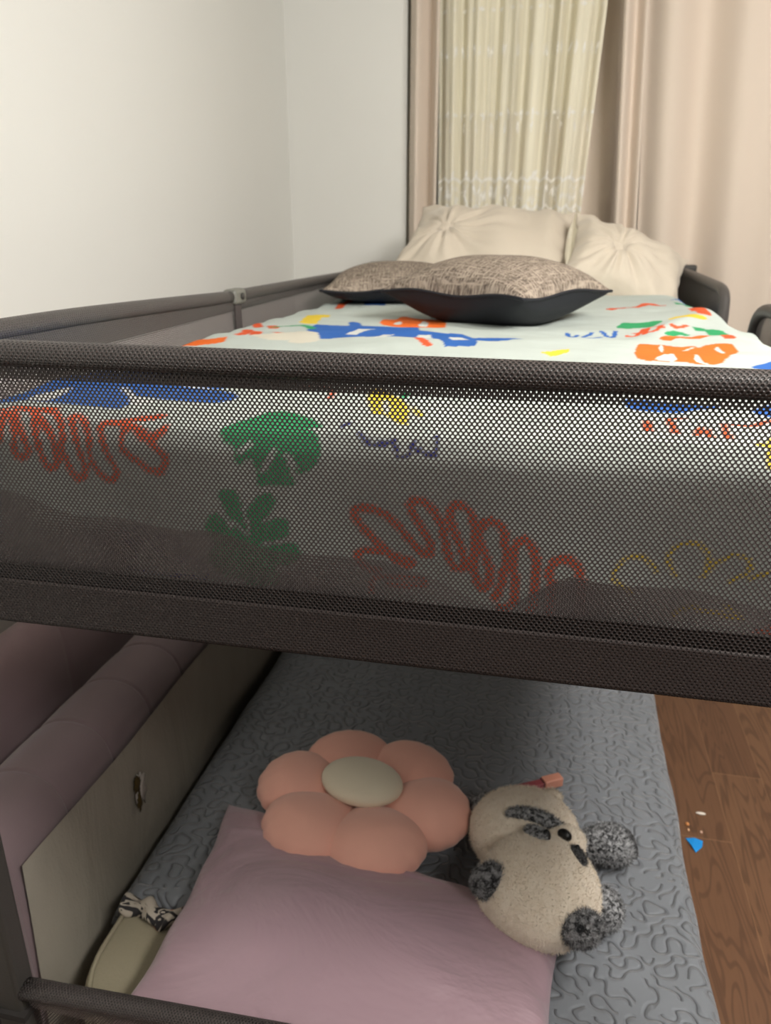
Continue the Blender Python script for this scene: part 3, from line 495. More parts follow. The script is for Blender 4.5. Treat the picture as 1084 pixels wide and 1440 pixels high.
('r',0.008,[(-0.5669,0.6707),(-0.5641,0.6672),(-0.5606,0.6625),(-0.5574,0.6576),(-0.5547,0.6533),(-0.5525,0.6499),(-0.5505,0.6472),(-0.5485,0.6446),(-0.5464,0.6426),(-0.5443,0.642),(-0.5421,0.6432),(-0.5399,0.6475),(-0.5389,0.6543),(-0.5396,0.6623),(-0.5418,0.6703),(-0.5433,0.6758),(-0.5423,0.6773),(-0.5393,0.6759),(-0.5353,0.6726),(-0.5313,0.6683),(-0.5279,0.664),(-0.5253,0.6587),(-0.5238,0.6522),(-0.5237,0.6454),(-0.5245,0.639),(-0.5246,0.6342),(-0.5239,0.6312),(-0.5225,0.6293),(-0.5208,0.6284),(-0.5191,0.6281),(-0.5175,0.6283),(-0.5158,0.6287),(-0.5139,0.6296),(-0.5121,0.6311),(-0.5108,0.6337),(-0.5104,0.6375),(-0.5115,0.6437),(-0.515,0.6517),(-0.5209,0.6604),(-0.5277,0.6692),(-0.5327,0.6766),(-0.5334,0.6813),(-0.5304,0.6836),(-0.5248,0.6834),(-0.5184,0.6813),(-0.513,0.6782),(-0.5091,0.674),(-0.5061,0.6688),(-0.504,0.6633),(-0.5024,0.6578),(-0.5008,0.6527),(-0.499,0.6471),(-0.4978,0.6406),(-0.4966,0.6339),(-0.4952,0.6279),(-0.4939,0.6235),(-0.4925,0.6207),(-0.4911,0.6191),(-0.4895,0.6184),(-0.488,0.6184),(-0.4865,0.6189),(-0.4849,0.6198),(-0.4831,0.6213),(-0.4814,0.6234),(-0.4801,0.6261),(-0.4794,0.6294),(-0.4793,0.6335),(-0.4796,0.6384),(-0.4804,0.6437),(-0.4821,0.6488),(-0.4848,0.6535),(-0.4894,0.6582),(-0.4959,0.6635),(-0.5031,0.6689),(-0.5095,0.674),(-0.513,0.6782),(-0.512,0.6806),(-0.5075,0.6815),(-0.5007,0.6809),(-0.4934,0.679),(-0.4874,0.6762),(-0.4827,0.6723),(-0.4786,0.6676),(-0.4754,0.6628),(-0.4731,0.6582),(-0.4716,0.6542),(-0.471,0.6509),(-0.4713,0.6479),(-0.4721,0.6448),(-0.4728,0.6413),(-0.4727,0.6372),(-0.4717,0.6321),(-0.4699,0.6259),(-0.4678,0.6197),(-0.4656,0.6142),(-0.4637,0.6103),(-0.462,0.6083),(-0.4603,0.6076),(-0.4587,0.6078),(-0.4572,0.6086),(-0.4558,0.6095),(-0.4544,0.6106),(-0.453,0.612),(-0.4518,0.6138),(-0.4508,0.616),(-0.4504,0.6187),(-0.4505,0.6218),(-0.4512,0.6252),(-0.4521,0.6291),(-0.4531,0.6335),(-0.454,0.6383),(-0.4548,0.6444),(-0.4568,0.6514),(-0.4599,0.6585),(-0.4634,0.6654),(-0.466,0.6707),(-0.4664,0.6738),(-0.4649,0.675),(-0.4621,0.6746),(-0.4587,0.6732),(-0.4556,0.6714),(-0.4529,0.6693),(-0.45,0.6665),(-0.4473,0.6633),(-0.4448,0.6597),(-0.4428,0.6558),(-0.4417,0.6512),(-0.4416,0.6459),(-0.4423,0.6401),(-0.4427,0.6343),(-0.4422,0.6292),(-0.4404,0.6245),(-0.4378,0.62),(-0.4348,0.6159),(-0.4317,0.6125),(-0.4291,0.6101),(-0.427,0.6088),(-0.4249,0.6084),(-0.4231,0.6088),(-0.4214,0.6096),(-0.4198,0.6107),(-0.4183,0.612),(-0.4168,0.6137),(-0.4155,0.6158),(-0.4147,0.6182),(-0.4145,0.621),(-0.4153,0.6243),(-0.4169,0.6279),(-0.419,0.6319),(-0.4209,0.6361),(-0.4223,0.6402),(-0.4234,0.6446),(-0.4249,0.6493),(-0.4266,0.6538),(-0.428,0.658),(-0.4285,0.6616),(-0.4274,0.6642),(-0.4249,0.6663),(-0.4217,0.6677),(-0.4184,0.6687),(-0.4155,0.6693),(-0.413,0.6697),(-0.4105,0.6697),(-0.408,0.6691),(-0.4057,0.6678),(-0.4038,0.6657),(-0.4029,0.6625),(-0.403,0.6584),(-0.4036,0.654),(-0.404,0.6498),(-0.4035,0.6461),(-0.4015,0.643),(-0.3982,0.64),(-0.3944,0.6373),(-0.3905,0.6348),(-0.3872,0.6326),(-0.3846,0.6305),(-0.3822,0.6287),(-0.3799,0.6271),(-0.3777,0.6258),(-0.3754,0.6248),(-0.3728,0.624),(-0.37,0.6234),(-0.3673,0.6232),(-0.3648,0.6235),(-0.3627,0.6244),(-0.3608,0.6261),(-0.359,0.6286),(-0.3576,0.6315),(-0.3566,0.6344),(-0.3563,0.6369),(-0.3567,0.6389),(-0.3577,0.6407),(-0.3592,0.6424),(-0.361,0.6442),(-0.3629,0.6461),(-0.3649,0.6482),(-0.3672,0.6504),(-0.3698,0.6527),(-0.3728,0.6549),(-0.3762,0.657),(-0.3802,0.659),(-0.3848,0.661),(-0.3897,0.6629),(-0.3945,0.6646),(-0.3988,0.666),(-0.4031,0.6668),(-0.4077,0.6671),(-0.4117,0.6671),(-0.4143,0.6673),(-0.4149,0.6679),(-0.4129,0.669),(-0.4087,0.6706),(-0.4033,0.6724),(-0.3975,0.6742),(-0.3924,0.6759),(-0.3873,0.6775),(-0.3818,0.6791),(-0.3764,0.6806),(-0.3718,0.6819),(-0.3686,0.683)]),
('r',0.007,[(-0.3839,0.6578),(-0.381,0.6578),(-0.3767,0.6578),(-0.3718,0.6578),(-0.3673,0.6582),(-0.3639,0.6589),(-0.3618,0.6603),(-0.3605,0.6624),(-0.3597,0.6647),(-0.3593,0.6669),(-0.359,0.6685)]),
('r',0.006,[(-0.555,0.679),(-0.5528,0.6803),(-0.5498,0.6823),(-0.5464,0.6848),(-0.5428,0.6871),(-0.539,0.6885),(-0.5345,0.6884),(-0.5293,0.6872),(-0.524,0.6856),(-0.5186,0.6843),(-0.5135,0.6836),(-0.5082,0.6837),(-0.5025,0.6842),(-0.4971,0.685),(-0.4924,0.6857),(-0.4891,0.6862)]),
('n',0.003,[(-0.4292,0.552),(-0.4278,0.5521),(-0.4256,0.5524),(-0.4232,0.5525),(-0.4207,0.5523),(-0.4185,0.5516),(-0.4165,0.5501),(-0.4146,0.5479),(-0.4128,0.5455),(-0.4109,0.5433),(-0.409,0.5418),(-0.4069,0.5409),(-0.4045,0.5402),(-0.4023,0.5399),(-0.4006,0.5403),(-0.3997,0.5413),(-0.4002,0.5436),(-0.4019,0.547),(-0.404,0.5508),(-0.4055,0.5542),(-0.4058,0.5566),(-0.4044,0.558),(-0.402,0.5589),(-0.399,0.5592),(-0.396,0.5588),(-0.3937,0.5576),(-0.3922,0.5553),(-0.3911,0.5518),(-0.3901,0.5479),(-0.3891,0.544),(-0.3877,0.541),(-0.3859,0.5387),(-0.3838,0.5366),(-0.3816,0.535),(-0.3796,0.5341),(-0.3779,0.534),(-0.3766,0.5351),(-0.3755,0.5373),(-0.3747,0.54),(-0.3742,0.5427),(-0.3741,0.5449),(-0.3747,0.5465),(-0.3762,0.5479),(-0.3777,0.5491),(-0.3787,0.5501),(-0.3786,0.5511),(-0.3771,0.552),(-0.3744,0.5529),(-0.3713,0.5536),(-0.368,0.5538),(-0.3652,0.5535),(-0.3627,0.5525),(-0.3602,0.551),(-0.3578,0.549),(-0.3559,0.5466),(-0.3545,0.544),(-0.354,0.5405),(-0.3543,0.536),(-0.3549,0.5315),(-0.3553,0.5277),(-0.355,0.5254),(-0.354,0.5252),(-0.3525,0.5264),(-0.3507,0.5284),(-0.3487,0.5304),(-0.3466,0.5315),(-0.3442,0.5318),(-0.3415,0.5319),(-0.3387,0.5316),(-0.336,0.531),(-0.3337,0.53),(-0.3315,0.5286),(-0.3295,0.5268),(-0.3277,0.5246),(-0.3263,0.5224),(-0.3254,0.5202),(-0.325,0.5179),(-0.3251,0.5153),(-0.3255,0.5128),(-0.3264,0.5107),(-0.3277,0.5093),(-0.3298,0.5088),(-0.3327,0.509),(-0.3359,0.5096),(-0.3387,0.5103),(-0.3407,0.5107)]),
('n',0.003,[(-0.4256,0.5188),(-0.4229,0.5198),(-0.419,0.5211),(-0.4147,0.5226),(-0.4109,0.5243),(-0.4084,0.5258),(-0.4073,0.5272),(-0.4071,0.5286),(-0.4076,0.53),(-0.4086,0.5317),(-0.4101,0.5337),(-0.4123,0.5365),(-0.4156,0.5399),(-0.419,0.5433),(-0.4222,0.5464),(-0.4243,0.5485)]),
('n',0.003,[(-0.4256,0.5188),(-0.4248,0.5175),(-0.4239,0.5157),(-0.4224,0.5136),(-0.4199,0.5117),(-0.4158,0.5102),(-0.4096,0.5091),(-0.4016,0.5083),(-0.3927,0.5077),(-0.3837,0.5073),(-0.3756,0.5073),(-0.3677,0.5076),(-0.3595,0.5083),(-0.3518,0.5093),(-0.3453,0.5101),(-0.3407,0.5107)]),
('m',0.006,[(-0.2818,0.6484),(-0.2803,0.6493),(-0.2783,0.6507),(-0.276,0.6522),(-0.2739,0.6536),(-0.2726,0.6546)]),
('m',0.006,[(-0.2587,0.6311),(-0.2575,0.6328),(-0.2559,0.6354),(-0.254,0.6382),(-0.2522,0.641),(-0.2509,0.6433),(-0.25,0.6452),(-0.2494,0.6468),(-0.249,0.6483),(-0.2487,0.6494),(-0.2485,0.6503)]),
('m',0.006,[(-0.2277,0.6354),(-0.2288,0.6371),(-0.2306,0.6396),(-0.2325,0.6424),(-0.2342,0.6449),(-0.2354,0.6465)]),
('m',0.004,[(-0.2915,0.5775),(-0.2894,0.5754),(-0.2863,0.5722),(-0.2828,0.5688),(-0.2797,0.5656),(-0.2776,0.5635)]),
('m',0.004,[(-0.2807,0.5908),(-0.2799,0.5878),(-0.2789,0.5835),(-0.2776,0.5786),(-0.2766,0.5742),(-0.2758,0.5712)]),
('m',0.004,[(-0.2432,0.5588),(-0.2462,0.5582),(-0.2507,0.5572),(-0.2556,0.5562),(-0.2601,0.5552),(-0.2632,0.5546)]),
('r',0.005,[(-0.2721,0.8314),(-0.272,0.8353),(-0.2721,0.8412),(-0.272,0.8477),(-0.2713,0.8532),(-0.2698,0.8561),(-0.2671,0.8562),(-0.2636,0.8544),(-0.2595,0.8513),(-0.2553,0.8472),(-0.2514,0.8428),(-0.2476,0.8382),(-0.2436,0.8331),(-0.2398,0.8274),(-0.2362,0.8206),(-0.233,0.8127),(-0.2301,0.8023),(-0.2274,0.7899),(-0.2251,0.7774),(-0.2232,0.7667),(-0.2219,0.7595)]),
('r',0.006,[(-0.2146,0.8367),(-0.2141,0.8379),(-0.2135,0.8396),(-0.2128,0.8414),(-0.2121,0.8431),(-0.2117,0.8442)]),
('y',0,[(-0.1856,0.7789),(-0.1948,0.8409),(-0.1788,0.8308),(-0.1633,0.8082),(-0.1407,0.771),(-0.1334,0.7448),(-0.1254,0.6885),(-0.1356,0.6939),(-0.1515,0.7149),(-0.1662,0.7169)]),
('w',0,[(-0.1537,0.7195),(-0.1561,0.7266),(-0.1598,0.7395),(-0.1635,0.7541),(-0.166,0.7656),(-0.167,0.7736),(-0.167,0.7803),(-0.1661,0.7841),(-0.1647,0.7834),(-0.1622,0.7761),(-0.1587,0.7639),(-0.1554,0.7508),(-0.1533,0.7406),(-0.1523,0.7323),(-0.1521,0.7247),(-0.1525,0.7197)]),
('y',0,[(-0.1377,0.7682),(-0.1189,0.7478),(-0.1198,0.7216)]),
('g',0,[(-0.1557,0.8098),(-0.1557,0.8154),(-0.1547,0.822),(-0.1532,0.8275),(-0.1516,0.83),(-0.1497,0.8282),(-0.1475,0.8235),(-0.1455,0.8176),(-0.1443,0.8122),(-0.1443,0.8067),(-0.1449,0.8005),(-0.146,0.7954),(-0.1473,0.7931),(-0.1493,0.7947),(-0.1519,0.799),(-0.1543,0.8045)]),
('n',0.004,[(-0.1849,0.6779),(-0.1846,0.6788),(-0.1843,0.6802),(-0.1839,0.6819),(-0.1835,0.6834),(-0.183,0.6843),(-0.1822,0.6845),(-0.1813,0.6841),(-0.1804,0.6835),(-0.1796,0.6828),(-0.179,0.6825)]),
('n',0.004,[(-0.1668,0.6683),(-0.1654,0.667),(-0.1636,0.665),(-0.1614,0.663),(-0.159,0.6612),(-0.1565,0.6601),(-0.1536,0.6598),(-0.1503,0.6598),(-0.1469,0.6602),(-0.1437,0.6607),(-0.1409,0.6611),(-0.1387,0.6615),(-0.1367,0.6622),(-0.135,0.6629),(-0.1335,0.6632),(-0.1322,0.6628),(-0.1313,0.6615),(-0.1308,0.6595),(-0.1304,0.6573),(-0.1299,0.6553),(-0.129,0.6538),(-0.1275,0.6529),(-0.1257,0.6521),(-0.1236,0.6517),(-0.1217,0.6517),(-0.1201,0.6522),(-0.1189,0.6537),(-0.118,0.6561),(-0.1172,0.6588),(-0.1165,0.6612),(-0.1156,0.6626),(-0.1147,0.6627),(-0.1137,0.6619),(-0.1127,0.6606),(-0.1113,0.6593),(-0.1097,0.6583),(-0.1073,0.6576),(-0.1044,0.6569),(-0.1013,0.6563),(-0.0985,0.6559),(-0.0963,0.6558),(-0.0948,0.6558),(-0.0937,0.6559),(-0.093,0.6563),(-0.0925,0.657),(-0.0922,0.6582),(-0.0923,0.6603),(-0.0928,0.6632),(-0.0936,0.6665),(-0.0944,0.6696),(-0.095,0.6719)]),
('r',0.009,[(-0.1187,0.5425),(-0.1212,0.5438),(-0.1248,0.5456),(-0.1289,0.5479),(-0.1333,0.5504),(-0.1373,0.5532),(-0.1411,0.5564),(-0.1449,0.56),(-0.1488,0.5639),(-0.1524,0.5677),(-0.1558,0.5713),(-0.1591,0.5747),(-0.1624,0.5782),(-0.1654,0.5815),(-0.1679,0.5845),(-0.1697,0.5872),(-0.1707,0.5895),(-0.1712,0.5914),(-0.1711,0.593),(-0.1705,0.5944),(-0.1695,0.5957),(-0.168,0.5968),(-0.1659,0.5977),(-0.1634,0.5985),(-0.1607,0.5989),(-0.1579,0.5989),(-0.1551,0.5987),(-0.152,0.5981),(-0.1487,0.5972),(-0.1453,0.596),(-0.1419,0.5942),(-0.1383,0.5918),(-0.1345,0.5889),(-0.1307,0.5856),(-0.127,0.5822),(-0.1236,0.5789),(-0.1204,0.5756),(-0.1175,0.5722),(-0.1147,0.5688),(-0.1121,0.5657),(-0.1097,0.5631),(-0.1075,0.561),(-0.1055,0.5592),(-0.1037,0.5579),(-0.102,0.5569),(-0.1005,0.5566),(-0.099,0.5568),(-0.0975,0.5575),(-0.0963,0.5588),(-0.0954,0.5603),(-0.0949,0.562),(-0.0949,0.5638),(-0.0953,0.5659),(-0.0961,0.5683),(-0.0972,0.5709),(-0.0985,0.5738),(-0.1005,0.5771),(-0.1029,0.5808),(-0.1055,0.5847),(-0.1081,0.5885),(-0.1101,0.592),(-0.1118,0.5951),(-0.1134,0.5981),(-0.1147,0.6009),(-0.1156,0.6035),(-0.1159,0.6057),(-0.1156,0.6076),(-0.1148,0.6092),(-0.1136,0.6105),(-0.1121,0.6115),(-0.1104,0.6119),(-0.1086,0.612),(-0.1064,0.6116),(-0.104,0.6109),(-0.1016,0.6097),(-0.0992,0.6081),(-0.0969,0.6059),(-0.0944,0.6032),(-0.0919,0.6001),(-0.0897,0.5969),(-0.0878,0.5937),(-0.0864,0.5907),(-0.0854,0.5876),(-0.0846,0.5844),(-0.0838,0.5811),(-0.0829,0.5775),(-0.082,0.5734),(-0.081,0.5688),(-0.08,0.5641),(-0.079,0.5598),(-0.0778,0.5562),(-0.0766,0.5534),(-0.0752,0.551),(-0.0738,0.5492),(-0.0723,0.5479),(-0.0708,0.547),(-0.0691,0.5466),(-0.0672,0.5466),(-0.0653,0.5472),(-0.0638,0.5484),(-0.063,0.5502),(-0.063,0.553),(-0.0635,0.5565),(-0.0645,0.5606),(-0.0657,0.565),(-0.0671,0.5693),(-0.0688,0.5738),(-0.071,0.5786),(-0.0733,0.5835),(-0.0753,0.5882),(-0.0767,0.5923),(-0.0775,0.5958),(-0.0779,0.5989),(-0.0779,0.6018),(-0.0776,0.6042),(-0.0771,0.6063),(-0.0764,0.6081),(-0.0753,0.6095),(-0.074,0.6106),(-0.0724,0.6112),(-0.0707,0.6114),(-0.0687,0.6111),(-0.0663,0.6103),(-0.0639,0.6091),(-0.0615,0.6075),(-0.0596,0.6053),(-0.0581,0.6026),(-0.0569,0.5992),(-0.0559,0.5955),(-0.0551,0.5914),(-0.0545,0.587),(-0.0542,0.5822),(-0.0543,0.5769),(-0.0545,0.5713),(-0.0546,0.5658),(-0.0545,0.5607),(-0.0542,0.5559),(-0.0537,0.5511),(-0.0531,0.5466),(-0.0523,0.5425),(-0.0514,0.539),(-0.0502,0.5361),(-0.0488,0.5336),(-0.0472,0.5317),(-0.0457,0.5304),(-0.0443,0.5298),(-0.043,0.5301),(-0.0417,0.5312),(-0.0405,0.533),(-0.0396,0.5352),(-0.0391,0.5378),(-0.0389,0.5409),(-0.0391,0.5446),(-0.0395,0.5488),(-0.0402,0.553),(-0.0411,0.5571),(-0.0426,0.5613),(-0.0446,0.5655),(-0.0468,0.5698),(-0.0486,0.574),(-0.0498,0.5779),(-0.0501,0.5818),(-0.0499,0.5856),(-0.0493,0.5892),(-0.0484,0.5923),(-0.0472,0.5946),(-0.0457,0.5963),(-0.0439,0.5974),(-0.0418,0.598),(-0.0396,0.5981),(-0.0376,0.5977),(-0.0357,0.597),(-0.0337,0.596),(-0.0318,0.5944),(-0.03,0.5921),(-0.0286,0.5892),(-0.0274,0.5852),(-0.0264,0.5802),(-0.0257,0.5747),(-0.0252,0.5689),(-0.025,0.5634),(-0.0251,0.5579),(-0.0256,0.5522),(-0.0263,0.5465),(-0.0271,0.5411),(-0.0279,0.5364),(-0.0288,0.5323),(-0.0299,0.5287),(-0.031,0.5255),(-0.032,0.523),(-0.0327,0.521)]),
('r',0.007,[(-0.1187,0.5425),(-0.1173,0.5433),(-0.1153,0.5444),(-0.1132,0.5458),(-0.1118,0.547),(-0.1118,0.5481),(-0.1135,0.5489),(-0.1165,0.5497),(-0.1202,0.5503),(-0.1242,0.5509),(-0.128,0.5516),(-0.1316,0.5523),(-0.1353,0.5531),(-0.139,0.5539),(-0.1428,0.5545),(-0.1466,0.5548),(-0.1506,0.5549),(-0.1549,0.5548),(-0.159,0.5545),(-0.1627,0.5539),(-0.1654,0.5531),(-0.1671,0.552),(-0.1681,0.5506),(-0.1685,0.5489),(-0.1684,0.5471),(-0.1679,0.5454),(-0.1668,0.5435),(-0.1651,0.5414),(-0.163,0.5394),(-0.1607,0.5375),(-0.1585,0.5362),(-0.1561,0.5354),(-0.1534,0.535),(-0.1507,0.5349),(-0.1483,0.5348),(-0.1467,0.5348)]),
('r',0.006,[(-0.1539,0.511),(-0.1539,0.5131),(-0.1541,0.5163),(-0.1541,0.5197),(-0.1533,0.523),(-0.1514,0.5254),(-0.1481,0.5268),(-0.1435,0.5277),(-0.1383,0.5282),(-0.1329,0.5285),(-0.1279,0.529),(-0.1228,0.5297),(-0.1175,0.5305),(-0.1123,0.5312),(-0.1078,0.5315),(-0.1046,0.5313),(-0.1024,0.5304),(-0.1009,0.5288),(-0.1003,0.527),(-0.101,0.5252),(-0.1033,0.5239),(-0.1084,0.5229),(-0.1159,0.522),(-0.1243,0.5214),(-0.132,0.5208),(-0.1372,0.5204)]),
('r',0.009,[(-0.0281,0.5111),(-0.0271,0.511),(-0.0259,0.5107),(-0.0244,0.5106),(-0.0228,0.5109),(-0.0213,0.5118),(-0.0198,0.5134),(-0.018,0.5155),(-0.0164,0.5181),(-0.015,0.5213),(-0.0142,0.5252),(-0.0142,0.5303),(-0.0148,0.5364),(-0.0157,0.5429),(-0.0165,0.5492),(-0.0171,0.5546),(-0.0174,0.5593),(-0.0176,0.5636),(-0.0177,0.5675),(-0.0176,0.5709),(-0.0171,0.574),(-0.0162,0.5767),(-0.0148,0.5791),(-0.0133,0.581),(-0.0116,0.5823),(-0.0101,0.5829),(-0.0085,0.5826),(-0.0068,0.5816),(-0.0051,0.5799),(-0.0035,0.5778),(-0.002,0.5753),(-0.0006,0.5724),(0.0007,0.569),(0.0019,0.5652),(0.0029,0.561),(0.0036,0.5566),(0.004,0.5516),(0.004,0.546),(0.0038,0.5401),(0.0035,0.5345),(0.0033,0.5295),(0.0029,0.5251),(0.0024,0.5209),(0.0019,0.5171),(0.0014,0.514),(0.0011,0.5117)]),
('r',0.009,[(0.0182,0.506),(0.0183,0.5094),(0.0185,0.5143),(0.0186,0.5199),(0.0187,0.5257),(0.0185,0.5311),(0.018,0.5362),(0.0171,0.5415),(0.0162,0.5467),(0.0156,0.5514),(0.0156,0.5553),(0.0165,0.5584),(0.0179,0.561),(0.0196,0.563),(0.0215,0.5645),(0.0235,0.5656),(0.0255,0.5663),(0.0277,0.5665),(0.0299,0.5662),(0.0322,0.5655),(0.0342,0.5642),(0.0362,0.5624),(0.0381,0.5601),(0.0399,0.5573),(0.0415,0.5541),(0.0429,0.5507),(0.0439,0.5469),(0.0448,0.5426),(0.0454,0.5381),(0.0457,0.5335),(0.0458,0.529),(0.0455,0.5241),(0.0448,0.5189),(0.0438,0.5137),(0.043,0.5093),(0.0424,0.5061)]),
('y',0.004,[(0.0898,0.536),(0.0874,0.5374),(0.0839,0.5395),(0.08,0.5419),(0.0765,0.5443),(0.074,0.5465),(0.0727,0.5484),(0.0721,0.5502),(0.072,0.552),(0.0723,0.5539),(0.073,0.556),(0.0742,0.5585),(0.0758,0.5613),(0.0778,0.5642),(0.08,0.5668),(0.0821,0.5687),(0.0844,0.5699),(0.0868,0.5708),(0.0893,0.5712),(0.0918,0.5713),(0.0942,0.571),(0.0966,0.5701),(0.0991,0.5688),(0.1014,0.5671),(0.1036,0.5654),(0.1053,0.5638),(0.1066,0.5623),(0.1076,0.5608),(0.1083,0.5593),(0.1088,0.558),(0.1092,0.5571)]),
('y',0.004,[(0.1269,0.5541),(0.1255,0.5563),(0.1233,0.5594),(0.121,0.563),(0.119,0.5665),(0.1178,0.5697),(0.1176,0.5724),(0.118,0.5749),(0.1188,0.5773),(0.12,0.5796),(0.1214,0.5816),(0.1231,0.5834),(0.1253,0.585),(0.1276,0.5865),(0.1301,0.5876),(0.1325,0.5883),(0.135,0.5885),(0.1376,0.5884),(0.1402,0.5879),(0.1426,0.5871),(0.1447,0.5859),(0.1465,0.5844),(0.1481,0.5826),(0.1495,0.5804),(0.1506,0.5779),(0.1512,0.5751),(0.1511,0.5713),(0.1504,0.5666),(0.1495,0.5618),(0.1488,0.558),(0.1488,0.5563),(0.1497,0.5572),(0.151,0.56),(0.1528,0.5638),(0.1547,0.5678),(0.1567,0.571),(0.1589,0.5735),(0.1613,0.576),(0.1639,0.5783),(0.1665,0.5801),(0.169,0.5813),(0.1715,0.5817),(0.1742,0.5816),(0.1768,0.581),(0.1792,0.5801),(0.181,0.579),(0.1825,0.5775),(0.1837,0.5756),(0.1845,0.5734),(0.1848,0.5712),(0.1845,0.569),(0.1833,0.5669),(0.1811,0.5646),(0.1786,0.5624),(0.1762,0.5604),(0.1743,0.5588),(0.1731,0.5577),(0.1722,0.5571),(0.1716,0.5566),(0.1711,0.5564),(0.1708,0.5561)]),
('y',0.004,[(0.1859,0.56),(0.1871,0.5609),(0.1888,0.5622),(0.1907,0.5638),(0.1927,0.5653),(0.1946,0.5666),(0.1966,0.5676),(0.1986,0.5687),(0.2007,0.5696),(0.2024,0.5703),(0.2036,0.5709)]),
('y',0.005,[(0.1297,0.5159),(0.1305,0.5171),(0.1314,0.519),(0.1327,0.521),(0.1345,0.5228),(0.1369,0.524),(0.14,0.5246),(0.1437,0.5247),(0.1479,0.5246),(0.1525,0.5243),(0.1574,0.5238),(0.1633,0.523),(0.1704,0.5218),(0.1773,0.5206),(0.183,0.5197),(0.1862,0.5198),(0.186,0.5212),(0.1831,0.5235),(0.1791,0.5262),(0.1751,0.5287),(0.1726,0.5303)]),
('b',0,[(0.0811,0.833),(0.0809,0.8398),(0.0812,0.8451),(0.0834,0.8495),(0.0889,0.853),(0.0991,0.8557),(0.1129,0.8573),(0.1278,0.858),(0.1412,0.8579),(0.1541,0.8568),(0.1672,0.8547),(0.1777,0.8519),(0.183,0.8487),(0.1809,0.8453),(0.1734,0.8415),(0.1641,0.837),(0.1564,0.8313),(0.1514,0.8238),(0.1471,0.8147),(0.1428,0.806),(0.1377,0.7995),(0.1311,0.7956),(0.1236,0.7933),(0.116,0.792),(0.1092,0.7913),(0.1032,0.7905),(0.0976,0.7901),(0.0927,0.7911),(0.0887,0.7946),(0.0856,0.8019),(0.0832,0.8124),(0.0817,0.8236)]),
('b',0,[(0.2124,0.8432),(0.2178,0.8527),(0.2259,0.8627),(0.2339,0.8687),(0.2388,0.8665),(0.2393,0.8506),(0.2372,0.8258),(0.2339,0.8022),(0.2305,0.7881),(0.2265,0.7856),(0.2214,0.7896),(0.2164,0.7971),(0.2128,0.8048),(0.2109,0.8131),(0.2099,0.8234),(0.2102,0.834)]),
('r',0.007,[(0.0846,0.7236),(0.0859,0.7198),(0.0878,0.714),(0.0899,0.7081),(0.0918,0.7039),(0.0931,0.7031),(0.0937,0.7076),(0.0937,0.7166),(0.0936,0.727),(0.0938,0.7358),(0.0948,0.7398),(0.0967,0.7367),(0.0993,0.7289),(0.1022,0.7194),(0.1051,0.7109),(0.1079,0.7062),(0.1109,0.7055),(0.1143,0.7069),(0.1176,0.7098),(0.1203,0.7138),(0.1218,0.718),(0.1215,0.723),(0.1196,0.7294),(0.1173,0.7363),(0.1155,0.7431),(0.1153,0.7489),(0.1175,0.7538),(0.1214,0.7582),(0.126,0.7619),(0.1302,0.7651),(0.1331,0.7674)]),
('r',0.006,[(0.1357,0.7209),(0.1367,0.7224),(0.1382,0.7248),(0.14,0.7274),(0.1415,0.7297),(0.1425,0.7313)]),
('r',0.007,[(0.1472,0.7278),(0.1481,0.726),(0.1494,0.7232),(0.1509,0.7203),(0.1526,0.7177),(0.1543,0.7161),(0.1564,0.7153),(0.1589,0.7149),(0.1613,0.7151),(0.1635,0.7162),(0.1649,0.7183),(0.165,0.7224),(0.1641,0.7283),(0.1629,0.7348),(0.1625,0.7408),(0.1638,0.745),(0.1671,0.7463),(0.1718,0.7454),(0.1774,0.744),(0.1833,0.7436),(0.1889,0.7458),(0.195,0.7516),(0.2018,0.7604),(0.2088,0.7703),(0.2148,0.7794),(0.2192,0.7857)]),
('y',0,[(0.1778,0.6846),(0.1798,0.6894),(0.1845,0.6987),(0.19,0.709),(0.1944,0.7161),(0.1979,0.7208),(0.2009,0.7241),(0.2026,0.7226),(0.2017,0.7134),(0.1972,0.6916),(0.1946,0.6761),(0.1933,0.6662),(0.1922,0.6608),(0.1903,0.6594),(0.1875,0.6602),(0.1847,0.6623),(0.183,0.6646),(0.1831,0.6672),(0.1844,0.6708),(0.1859,0.6747),(0.1863,0.6782),(0.1846,0.6802),(0.1816,0.6814),(0.1788,0.6824)]),
('r',0,[(0.1959,0.5088),(0.1961,0.5099),(0.1986,0.5114),(0.202,0.5131),(0.205,0.5147),(0.2074,0.5166),(0.2099,0.5187),(0.2122,0.5203),(0.2139,0.5205),(0.2154,0.5186),(0.2167,0.515),(0.2171,0.5113),(0.2159,0.5087),(0.2118,0.5078),(0.2055,0.5076),(0.1994,0.5081)]),
('g',0,[(-0.24,2.45),(-0.2554,2.4566),(-0.2857,2.4631),(-0.3071,2.4748),(-0.3065,2.4992),(-0.297,2.5287),(-0.295,2.5453),(-0.3084,2.5352),(-0.3292,2.5123),(-0.35,2.4995),(-0.3708,2.5123),(-0.3916,2.5352),(-0.405,2.5453),(-0.403,2.5287),(-0.3935,2.4992),(-0.3929,2.4748),(-0.4143,2.4631),(-0.4446,2.4566),(-0.46,2.45),(-0.4446,2.4434),(-0.4143,2.4369),(-0.3929,2.4253),(-0.3935,2.4008),(-0.403,2.3713),(-0.405,2.3547),(-0.3916,2.3648),(-0.3708,2.3877),(-0.35,2.4005),(-0.3292,2.3877),(-0.3084,2.3648),(-0.295,2.3547),(-0.297,2.3713),(-0.3065,2.4008),(-0.3071,2.4253),(-0.2857,2.4369),(-0.2554,2.4434)]),
